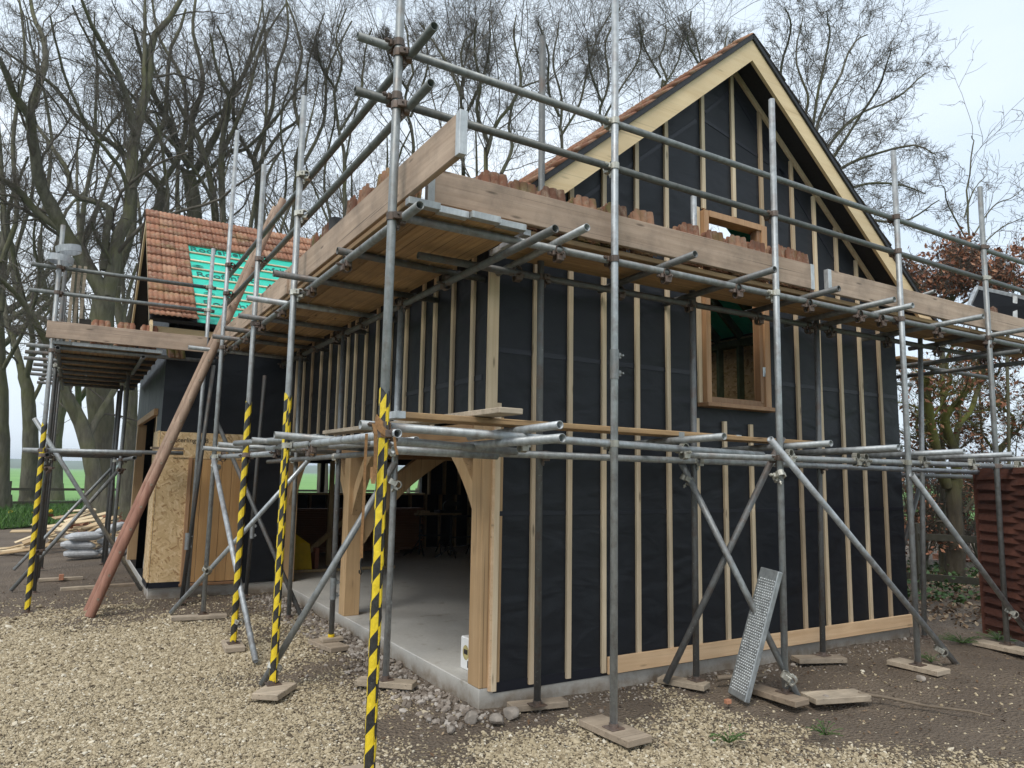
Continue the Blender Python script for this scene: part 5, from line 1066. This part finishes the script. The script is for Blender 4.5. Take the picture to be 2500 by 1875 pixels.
# ------------------------------------------------------------------ trees
def resample(pts, n):
    pts = np.array(pts, float); k = len(pts)
    if k < 3: return pts[0]+(pts[-1]-pts[0])*np.linspace(0, 1, n)[:, None]
    e = np.concatenate([[2*pts[0]-pts[1]], pts, [2*pts[-1]-pts[-2]]]); u = np.linspace(0, k-1-1e-9, n); i = u.astype(int); t = (u-i)[:, None]
    p0, p1, p2, p3 = e[i], e[i+1], e[i+2], e[i+3]
    return .5*(2*p1+(p2-p0)*t+(2*p0-5*p1+4*p2-p3)*t*t+(3*p1-p0-3*p2+p3)*t**3)
def unit(a): return a/(np.linalg.norm(a, axis=-1, keepdims=True)+1e-9)
def sprout(rg, Pp, Rp, k, t0, lr, rr, n, ang, wander, up, lens=None, rmin=.004, lmin=.1):
    """children of the branches Pp (N,m,3): k each, returns points (N*k,n,3), radii, lengths"""
    N, m, _ = Pp.shape
    seg = np.linalg.norm(np.diff(Pp, axis=1), axis=2).sum(1) if lens is None else lens
    t = (t0+(1-t0)*(np.arange(k)[None]+rg.random((N, k)))/k).clip(0, .999); t = t*.94; f = t*(m-1); i = f.astype(int); w_ = (f-i)[..., None]; ar = np.arange(N)[:, None]
    base = Pp[ar, i]*(1-w_)+Pp[ar, i+1]*w_; tan = unit(Pp[ar, i+1]-Pp[ar, i]); rb = Rp[ar, i]*(1-w_[..., 0])+Rp[ar, i+1]*w_[..., 0]
    rnd = unit(rg.normal(size=(N, k, 3))); perp = unit(rnd-tan*(rnd*tan).sum(-1, keepdims=True)); a = rg.normal(ang, .2, (N, k, 1))
    d = unit(tan*np.cos(a)+perp*np.sin(a)); L_ = np.maximum(seg[:, None]*lr*(1.15-.75*t)*rg.uniform(.55, 1.3, (N, k)), lmin)
    base = base.reshape(-1, 3); d = d.reshape(-1, 3); L_ = L_.ravel(); r0 = np.maximum(rb.ravel()*rr*rg.uniform(.7, 1.05, N*k), rmin)
    pts = [base]; st = (L_/(n-1))[:, None]; bend = unit(rg.normal(size=(N*k, 3)))*wander*.5
    for q in range(n-1):
        pts.append(pts[-1]+d*st); d = unit(d+rg.normal(size=d.shape)*wander+bend+np.array((0, 0, up)))
    R = r0[:, None]*np.linspace(1, .35, n)[None]
    return np.stack(pts, 1), np.maximum(R, rmin*.6), L_
def make_tree(label, limbs, seed, ks=(11, 8, 6, 3), group=None, cat='tree', bark='bark', lean=None, base=None, twig=.0042, up=.035, wn=1., leaves=0, lr=(.5, .5, .52, .55)):
    """limbs: list of (points, r0, r1, sprouts?) real 3-D polylines; the first is the trunk"""
    rg = np.random.default_rng(seed); b0 = np.array(limbs[0][0][0], float) if base is None else np.array(base)
    T = thing('bare_tree', tuple(b0), label, cat, group)
    mb = MB(); LP = []; LR = []
    for pts, r0, r1, spr in limbs:
        n = 16; q = resample(pts, n); L_ = np.linalg.norm(np.diff(q, axis=0), axis=1).sum()
        wob = np.cumsum(rg.normal(0, .012, (n, 3)), 0)*L_*.35*np.linspace(0, 1, n)[:, None]; q = q+wob
        r = np.linspace(1, 0, n)**.8*(r0-r1)+r1
        mb.path(q, r*(1+rg.normal(0, .03, n)), 9)
        if spr: LP.append(q); LR.append(r)
    # flare at the root
    r0 = limbs[0][1]; p = np.array(limbs[0][0][0], float); mb.path([p-np.array((0, 0, .3)), p+np.array((0, 0, .25)), p+np.array((0, 0, .9))], [r0*1.5, r0*1.25, r0*.95], 10)
    mb.build('trunk', bark, T)
    Pp, Rp = np.array(LP), np.array(LR); V = []; F = []; o = 0; VL = []; 
    wand = (.2, .24, .27, .28); rr = (.34, .42, .48, .55); ns = (11, 8, 6, 3); sd_ = (6, 5, 4, 3); an = (.7, .75, .75, .7); lens = None; t0 = .06
    cur = (Pp, Rp, None)
    for lv, k in enumerate(ks):
        Pn, Rn, Ln = sprout(rg, cur[0], cur[1], k, t0 if lv == 0 else .15, lr[lv], rr[lv], ns[lv], an[lv], wand[lv]*wn, up, None, twig*(1.25, 1.1, 1, .85)[lv], (.45, .28, .16, .1)[lv])
        v, f = tubes(Pn, Rn, sd_[lv]); V.append(v); F.append(f+o); o += len(v); cur = (Pn, Rn, Ln)
    mkmesh('crown', np.concatenate(V), np.concatenate(F), 'twig' if bark == 'bark' else bark, T, None, None, None, True)
    if leaves:
        tips = cur[0][:, 1:].reshape(-1, 3); ix = rg.integers(0, len(tips), leaves); c = tips[ix]+rg.normal(0, .03, (leaves, 3))
        s_ = rg.uniform(.022, .045, leaves)[:, None]; a = unit(rg.normal(size=(leaves, 3))); b = unit(np.cross(a, rg.normal(size=(leaves, 3)))); n_ = np.cross(a, b)
        V = np.stack((c-a*s_*1.3, c-b*s_*.7+n_*s_*.3, c+a*s_*1.3, c+b*s_*.7+n_*s_*.3), 1).reshape(-1, 3)
        mkmesh('dead_leaves', V, np.arange(leaves*4).reshape(-1, 4), 'leaf_brown', T, None, None, np.repeat(rg.random(leaves), 1), False)
    return T
def T9(x, y): return x/2.4578, y/2.4578
def limb(px, d, w0, w1, dd=0., spr=True, z=T9, start=None):
    """a limb traced through the photo at real depth d, drifting dd metres in depth towards its tip; widths in photo px"""
    n = len(px); pts = [P(*z(*q), d+dd*(i/(n-1))**1.3) for i, q in enumerate(px)]
    if start is not None: pts[0] = start
    return (pts, w0*.8/FPX*d/2, w1*.8/FPX*(d+dd)/2, spr)
def sp(u, v): return u, v
# the big forked beech left of the wing
D = 21.5
lb = [limb([(238, 1292), (245, 1180), (250, 1060), (252, 930), (258, 800), (264, 715)], D, 84, 62, 0, False, sp),
      limb([(258, 725), (212, 647), (159, 570), (122, 500), (98, 448), (87, 366), (77, 293), (41, 244), (24, 187), (-5, 120)], D, 46, 10, -3, True, sp),
      limb([(80, 300), (77, 260), (102, 191), (114, 142), (102, 90), (77, 37), (66, -30)], D-1.5, 24, 9, 2, True, sp),
      limb([(262, 722), (281, 635), (285, 590), (317, 525), (321, 447), (325, 378), (338, 285), (358, 212), (362, 142), (386, 90), (431, 37), (455, -40)], D, 44, 10, 3, True, sp),
      limb([(330, 330), (312, 255), (285, 179), (244, 110), (216, 65), (183, -10)], D+1, 22, 8, -2, True, sp),
      limb([(330, 350), (350, 260), (352, 120), (355, -20)], D+1, 18, 8, 1, True, sp),
      limb([(255, 660), (260, 560), (264, 505), (179, 476), (163, 423), (122, 362), (100, 330), (60, 280)], D, 24, 7, 2.5, True, sp),
      limb([(150, 561), (90, 517), (45, 464), (0, 431), (-60, 400)], D-.5, 24, 12, -1.5, True, sp),
      limb([(275, 650), (260, 620), (235, 580), (222, 545)], D, 13, 9, -1, True, sp),
      limb([(318, 500), (300, 420), (262, 370), (205, 300), (150, 190), (120, 60)], D, 14, 5, -3, True, sp),
      limb([(250, 900), (215, 870), (190, 850), (150, 835), (90, 800)], D, 10, 4, -3, True, sp)]
make_tree('big forked beech with a thick mossy trunk left of the tiled wing', lb, 11, (11, 8, 6, 3), 'bare beeches behind the building')
# second stem right beside it, seen through the wing scaffold
D = 20
make_tree('leaning beech stem rising from the fork foot beside the big forked beech', [limb([(246, 1270), (225, 1140), (200, 1040), (175, 985), (160, 960)], D, 46, 34, 0, False, sp), limb([(196, 1050), (165, 970), (120, 850), (70, 760), (20, 700), (-40, 640)], D, 26, 8, -2, True, sp), limb([(210, 1075), (250, 1000), (300, 900), (310, 760), (340, 640)], D, 24, 8, 3, True, sp)], 12, (11, 8, 6, 3), 'bare beeches behind the building')
D = 24
make_tree('stout beech trunk half hidden behind the wing doorway', [limb([(308, 1262), (312, 1150), (312, 1020), (305, 900), (300, 800)], D, 44, 34, 0, False, sp), limb([(300, 810), (285, 700), (330, 560), (345, 430), (420, 300), (430, 140), (470, 20)], D, 26, 7, 3, True, sp), limb([(302, 830), (340, 700), (395, 560), (400, 400), (370, 250)], D, 18, 6, -2, True, sp)], 13, (11, 8, 6, 3), 'bare beeches behind the building')
# slender trunks at the left edge
D = 24
make_tree('smooth beech trunk cut by the left edge of the photo', [limb([(2, 1275), (5, 1120), (8, 980), (4, 800), (-10, 600)], D, 48, 34, 0, False, sp), limb([(0, 760), (10, 600), (5, 400), (-20, 150)], D, 22, 9, 2, True, sp), limb([(8, 900), (60, 800), (95, 690), (80, 560), (110, 420)], D, 13, 4, -2, True, sp), limb([(3, 640), (40, 520), (30, 330), (60, 160), (40, 0)], D, 16, 6, 1, True, sp)], 14, (11, 8, 6, 3), 'bare beeches behind the building')
D = 27
make_tree('ivy clad beech trunk between the left edge and the taped pole', [limb([(68, 1248), (72, 1150), (74, 1060), (66, 960), (52, 900)], D, 50, 30, 0, False, sp), limb([(58, 930), (40, 850), (12, 760), (-20, 620), (-30, 400)], D, 22, 7, 2, True, sp), limb([(62, 930), (80, 830), (50, 700), (20, 560), (30, 470), (60, 380)], D, 18, 6, -2, True, sp), limb([(70, 1000), (110, 900), (90, 800), (130, 720), (110, 600)], D, 12, 4, 2, True, sp)], 15, (11, 8, 6, 3), 'bare beeches behind the building')
# the beeches above the wing roof
D = 26
make_tree('dark beech whose fork shows just above the left end of the wing ridge', [limb([(392, 1268), (392, 800), (391, 510), (388, 456)], D, 40, 27, 0, False, sp), limb([(388, 458), (358, 423), (285, 358), (195, 293), (134, 216), (81, 171), (0, 120)], D, 18, 6, -3, True, sp), limb([(390, 455), (439, 378), (460, 285), (450, 190), (400, 100), (380, 0)], D, 17, 6, 2, True, sp), limb([(440, 378), (500, 300), (560, 250), (610, 130), (640, 20)], D, 12, 5, 3, True, sp)], 16, (11, 8, 6, 3), 'bare beeches behind the building')
make_tree('thickest beech above the wing ridge with limbs crossing', [limb([(478, 1268), (478, 800), (476, 525), (464, 407)], D+1, 56, 38, 0, False, sp), limb([(466, 410), (431, 350), (407, 285), (382, 240), (358, 163), (330, 60)], D+1, 26, 7, -3, True, sp), limb([(476, 420), (533, 317), (553, 244), (610, 130), (650, 20)], D+1, 22, 6, 3, True, sp), limb([(466, 400), (470, 300), (500, 200), (480, 80), (500, -30)], D+1, 18, 6, 1, True, sp), limb([(470, 430), (420, 390), (370, 300), (330, 240), (250, 140), (190, 20)], D+1, 15, 5, -5, True, sp), limb([(480, 450), (560, 370), (610, 360), (690, 280), (760, 190)], D+1, 14, 5, -1, True, sp)], 17, (11, 8, 6, 3), 'bare beeches behind the building')
make_tree('pair of slim greenish beeches above the middle of the wing ridge', [limb([(525, 1268), (525, 700), (522, 530), (500, 427), (460, 325), (407, 244)], D, 26, 12, 0, True, sp), limb([(545, 560), (541, 366), (561, 244), (529, 175), (500, 60)], D, 20, 6, -2, True, sp), limb([(525, 540), (510, 470), (430, 350), (300, 230), (240, 120)], D, 13, 5, -4, True, sp), limb([(541, 380), (610, 230), (640, 120), (700, 0)], D, 12, 5, 2, True, sp)], 18, (11, 8, 6, 3), 'bare beeches behind the building')
make_tree('beech with twin stems above the right part of the wing ridge', [limb([(627, 1268), (627, 700), (624, 540), (622, 407), (610, 374)], D+2, 22, 15, 0, False, sp), limb([(612, 380), (570, 300), (560, 180), (520, 60)], D+2, 13, 5, -2, True, sp), limb([(618, 390), (663, 265), (671, 180), (700, 80), (690, -30)], D+2, 14, 5, 2, True, sp), limb([(622, 420), (680, 330), (740, 280), (760, 150), (800, 30)], D+2, 11, 4, 2, True, sp)], 19, (11, 8, 6, 3), 'bare beeches behind the building')
make_tree('slim beech behind the second taped pole top', [limb([(716, 1268), (716, 700), (720, 545), (726, 440), (745, 330)], D+1, 20, 13, 0, False, sp), limb([(742, 345), (720, 240), (740, 120), (700, 0)], D+1, 12, 5, 1, True, sp), limb([(730, 420), (790, 300), (800, 180), (860, 60)], D+1, 11, 5, 2, True, sp), limb([(650, 560), (690, 500), (700, 420), (690, 300), (720, 200)], D+1, 9, 4, -2, True, sp)], 20, (11, 8, 6, 3), 'bare beeches behind the building')
# the screen of thinner trees behind the ridge
def Z1(a, b): return 800+a/3.16, b/3.16
scr = [('slim beech right of the corner pole with a pale stem', [[(1050, 4000), (1050, 1500), (1050, 1300), (1060, 1000), (1035, 700), (1060, 520), (1080, 300), (1180, 60)], [(1040, 760), (960, 560), (850, 380), (700, 200)], [(1060, 900), (1180, 640), (1240, 420), (1250, 150)]], 14, 27),
       ('double stemmed beech behind the tiles left of the tall thin pole', [[(1220, 4000), (1220, 1400), (1225, 1200), (1270, 980), (1420, 760), (1480, 560), (1460, 300), (1500, 80)], [(1340, 1340), (1420, 1150), (1400, 950), (1480, 700), (1640, 620)], [(1240, 1100), (1150, 860), (1180, 620), (1130, 380), (1160, 120)]], 16, 26),
       ('young beech between the corner pole and the toe board end', [[(620, 4000), (640, 1500), (660, 1100), (600, 800), (640, 560), (600, 300), (560, 60)], [(640, 900), (720, 700), (780, 460), (760, 180)], [(620, 700), (500, 500), (420, 250)]], 12, 28),
       ('thin beech left of the corner pole', [[(120, 4000), (130, 1400), (100, 1100), (60, 800), (120, 560), (80, 300), (120, 40)], [(100, 1000), (250, 750), (300, 500), (360, 220)], [(70, 700), (-60, 500), (-100, 250)]], 12, 27),
       ('bushy beech right of the tall thin pole above the verge tiles', [[(1800, 4000), (1810, 1300), (1790, 1000), (1830, 760), (1780, 500), (1840, 200)], [(1800, 1050), (1940, 800), (1990, 560), (2060, 300), (2170, 60)], [(1790, 900), (1700, 700), (1690, 420), (1600, 150)]], 11, 29),
       ('thin tree behind the second gable pole', [[(2130, 4000), (2130, 1200), (2100, 900), (2160, 600), (2140, 300), (2200, 40)], [(2110, 950), (2250, 700), (2380, 480), (2420, 250)], [(2120, 800), (2030, 560), (1990, 300)]], 10, 30),
       ('thin tree rising above the left roof slope', [[(2560, 4000), (2560, 900), (2600, 640), (2560, 400), (2620, 200)], [(2570, 700), (2700, 480), (2760, 260)], [(2570, 600), (2450, 380), (2400, 200)]], 9, 32),
       ('small bare tree just left of the gable peak', [[(2900, 4000), (2900, 760), (2930, 520), (2880, 330), (2900, 180)], [(2910, 600), (3040, 420), (3080, 240)], [(2900, 560), (2800, 380), (2760, 260)]], 9, 33)]
for q, (lab, ls, w0, D) in enumerate(scr):
    make_tree(lab, [limb(l, D, w0*(1 if i == 0 else .75), 4, (0, 2, -2)[i], True, Z1) for i, l in enumerate(ls)], 40+q, (15, 9, 6, 3), 'bare beeches behind the building', up=.06, wn=.85)
# the rounded tree right of the gable
def Z4(a, b): return 1200+a/1.7015, b/1.7015
make_tree('rounded bare tree spreading behind the right roof slope', [limb([(1330, 2212), (1330, 1200), (1310, 900), (1290, 700)], 21, 24, 16, 0, False, Z4)]+[limb(l, 21, 11, 3, dd, True, Z4) for l, dd in (([(1300, 760), (1290, 560), (1320, 400), (1270, 240), (1300, 60)], 0), ([(1300, 800), (1400, 600), (1520, 470), (1680, 400), (1790, 310)], 1.5), ([(1310, 850), (1450, 700), (1600, 640), (1760, 600), (1840, 640)], -1.5), ([(1300, 740), (1360, 500), (1440, 330), (1500, 200), (1560, 150)], 2), ([(1300, 720), (1220, 500), (1200, 300), (1240, 120), (1210, 20)], -2), ([(1320, 900), (1500, 780), (1650, 760), (1800, 800)], 1), ([(1320, 950), (1480, 900), (1700, 920), (1860, 830)], -1), ([(1310, 820), (1480, 560), (1600, 360), (1660, 200)], -2), ([(1300, 760), (1350, 420), (1400, 180), (1390, 40)], -1))], 60, (11, 8, 6, 2), up=.03, wn=.6, twig=.005)
make_tree('sparse young tree rising behind the last gable pole', [limb([(2060, 2304), (2000, 1200), (1970, 1000), (1960, 800), (1975, 620), (1980, 590)], 15, 8, 2, 0, True, Z4)]+[limb(l, 15, 5, 1.5, dd, True, Z4) for l, dd in (([(1975, 1020), (2080, 860), (2150, 820), (2212, 760)], 1), ([(1965, 980), (1900, 860), (1870, 780), (1800, 790)], -1), ([(1985, 1080), (2100, 960), (2212, 900)], -.5), ([(1965, 900), (2000, 800), (2060, 730)], .5))], 61, (5, 4, 3), up=.05)
# hedge beeches that kept their leaves, on the right
def Z8(a, b): return 2150+a/2.766, 1000+b/2.766
def Z9(a, b): return 2150+a/3.686, 550+b/3.686
D = 12.6
make_tree('gnarled hedge beech with mossy limbs and brown leaves behind the rail fence', [limb([(510, 1230), (520, 900), (500, 650), (490, 480)], D, 46, 42, 0, False, Z8), limb([(450, 520), (400, 380), (350, 180), (320, 60), (300, -120), (310, -220)], D, 32, 24, -.5, True, Z8), limb([(520, 520), (500, 300), (440, 120), (440, 40), (520, -40), (600, -160), (680, -190)], D, 30, 14, -.6, True, Z8), limb([(500, 320), (520, 120), (600, 20), (660, -120), (720, -260), (760, -380)], D, 20, 8, .6, True, Z8), limb([(440, 60), (420, -60), (470, -200), (430, -330), (500, -480)], D, 16, 7, .8, True, Z8), limb([(560, 700), (640, 600), (720, 560), (800, 470)], D, 12, 5, .5, True, Z8), limb([(450, 760), (380, 760), (340, 820)], D, 10, 6, .2, True, Z8), limb([(460, 480), (300, 260), (240, 120), (260, -60), (230, -200)], D, 10, 5, .6, True, Z8)], 70, (10, 8, 6), bark='bark_moss', leaves=1500, lr=(.5, .5, .5, .5), twig=.004, up=.02)
D = 13.5
make_tree('hedge beech with reddish dead leaves right of the last gable pole', [limb([(800, 1200), (800, 700), (790, 320), (850, 200)], D, 18, 13, 0, False, Z8), limb([(800, 300), (870, 180), (900, 60), (830, -20), (860, -140)], D, 12, 5, .4, True, Z8), limb([(860, 200), (940, 120), (1000, 0), (980, -160)], D, 10, 5, -.5, True, Z8), limb([(790, 320), (700, 190), (600, 140), (520, 100)], D, 8, 4, .5, True, Z8), limb([(830, -20), (760, -160), (820, -300), (760, -420)], D, 8, 4, -.6, True, Z8)], 71, (10, 8, 6), bark='bark_moss', leaves=1000, lr=(.55, .5, .5, .5), twig=.004, up=.02)
D = 13
make_tree('copper leaved beech top showing above the deck beside the roof end', [limb([(560, 3080), (560, 1200), (600, 800), (640, 650)], D, 16, 10, 0, False, Z9)]+[limb(l, D, 8, 3, dd, True, Z9) for l, dd in (([(620, 760), (560, 560), (550, 420), (590, 330)], .5), ([(620, 760), (420, 620), (310, 520), (250, 430)], -.4), ([(640, 700), (740, 520), (760, 400), (745, 320)], .3), ([(600, 800), (440, 700), (390, 580), (430, 480)], .8), ([(640, 720), (660, 480), (680, 380), (650, 270)], -.6), ([(640, 760), (820, 640), (900, 500), (960, 400)], .4))], 72, (10, 9, 6), leaves=3000, lr=(.33, .42, .45, .5), twig=.004, up=.02)
make_tree('small bush with dark red leaves above the black framed panel', [limb([(1150, 3104), (1150, 900), (1140, 700)], 12.5, 10, 7, 0, False, Z9)]+[limb(l, 12.5, 6, 2, dd, True, Z9) for l, dd in (([(1140, 760), (1100, 560), (1130, 400)], .5), ([(1140, 760), (1200, 560), (1190, 380)], -.4), ([(1140, 760), (1020, 600), (980, 420)], .2), ([(1140, 760), (1300, 600), (1340, 420)], .2))], 73, (7, 6, 5), leaves=1300, lr=(.45, .5, .5, .5), twig=.004)
# leaning scrub and undergrowth
N = 2200; ux = RNG.uniform(7.6, 12, N); uy = RNG.uniform(.8, 4.5, N)
tag(flakes('undergrowth', ux, uy, np.abs(RNG.normal(.05, .07, N)), RNG.uniform(.02, .05, N), 'ivy', RNG.random(N)*.5, .7, .7), 'low green ground cover under the hedge tree', 'ground cover', kind='stuff')
N = 4500; ux = RNG.uniform(6.2, 12, N); uy = RNG.uniform(-.4, 5.5, N)
tag(flakes('hedge_litter', ux, uy, ground_h(ux, uy)+.02, RNG.uniform(.015, .045, N), 'litter', RNG.random(N), .5, .7), 'brown dead leaves under the hedge on the right', 'litter', kind='stuff')
# ------------------------------------------------------------------ air: one closed box of thin haze
m = bpy.data.materials.new('haze_air'); m.use_nodes = True; m.node_tree.nodes.clear(); o_ = m.node_tree.nodes.new('ShaderNodeOutputMaterial'); pv = m.node_tree.nodes.new('ShaderNodeVolumePrincipled')
pv.inputs['Color'].default_value = (.80, .88, .96, 1); pv.inputs['Density'].default_value = .00045; pv.inputs['Anisotropy'].default_value = .2; m.node_tree.links.new(pv.outputs[0], o_.inputs['Volume'])
M['haze'] = m; mb = MB().box((500, 1400, 17.5), (11200, 3000, 39), None, .001); hz = mb.build('haze', 'haze'); tag(hz, 'thin pale haze softening the far fields and hills', 'haze', kind='stuff')
for q, (lab, u, wpx) in enumerate((('beech trunk seen through the garage back window, left pane', 785, 34), ('beech trunk seen through the garage back window, beside the first mullion', 826, 24))):
    make_tree(lab, [limb([(u, 1268), (u+2, 1160), (u+4, 900), (u-8, 700)], 27, wpx, wpx*.8, 0, False, sp), limb([(u+3, 880), (u+30, 600), (u+10, 420), (u+50, 220)], 27, 12, 4, 2, True, sp)], 80+q, (11, 8, 6, 3), 'bare beeches behind the building')
# a second, deeper belt of broad bare trees fills the sky between the traced ones
rgb_ = random.Random(21)
for q, (u, D, hh, lab) in enumerate(((-60, 34, 24, 'wide crowned bare tree deep in the belt at the far left edge'), (140, 37, 26, 'broad bare tree deep behind the big forked beech'), (520, 38, 26, 'broad bare tree deep behind the middle of the wing ridge'), (860, 38, 21, 'broad bare tree deep behind the black pipe'), (1030, 40, 20, 'broad bare tree deep behind the corner toe board end'), (1400, 42, 18, 'broad bare tree deep behind the left verge tiles'), (1620, 44, 17, 'broad bare tree deep left of the gable peak'))):
    b = P(u, 1160, D); b[2] = 0; top = b+np.array((rgb_.uniform(-1, 1), 0, hh*.34)); ls = [([b, b+np.array((rgb_.uniform(-.3, .3), 0, hh*.15)), top], .34, .24, False)]
    for k in range(8):
        a = k*.785+rgb_.uniform(-.3, .3); r = rgb_.uniform(4, 8.5); h0 = top+np.array((0, 0, -hh*rgb_.uniform(0, .16))); e = b+np.array((math.cos(a)*r, math.sin(a)*r, hh*rgb_.uniform(.62, 1.0)))
        m1 = h0*.65+e*.35+np.array((math.cos(a)*r*.22, math.sin(a)*r*.22, -hh*.03)); m2 = h0*.3+e*.7+np.array((rgb_.uniform(-.6, .6), rgb_.uniform(-.6, .6), 0)); ls.append(([h0, m1, m2, e], .15, .03, True))
    make_tree(lab, ls, 100+q, (8, 7, 5, 2), 'bare trees deep in the belt', twig=.0055, wn=.9, up=.03)
# tangled hedge bottom on the right
for q, (u, v0, D, lab) in enumerate(((2262, 1440, 13.6, 'tangled leafless hedge stems beside the house corner'), (2395, 1440, 14.2, 'tangled hedge stems behind the brown fence panel post'), (2330, 1425, 15.5, 'low bramble tangle behind the gnarled hedge beech'))):
    b = P(u, v0, D); b[2] = 0; ls = [([b, b+np.array((0, 0, .25)), b+np.array((.02, 0, .5))], .05, .04, False)]
    for k in range(6):
        a = k*1.05; r = rgb_.uniform(.3, .9); ls.append(([b+np.array((0, 0, .1)), b+np.array((math.cos(a)*r*.6, math.sin(a)*r*.6, .9)), b+np.array((math.cos(a)*r, math.sin(a)*r, rgb_.uniform(1.5, 2.6)))], .025, .008, True))
    make_tree(lab, ls, 130+q, (9, 7, 5), 'hedge stems on the right', twig=.004, leaves=(500, 700, 900)[q], lr=(.45, .5, .5, .5))
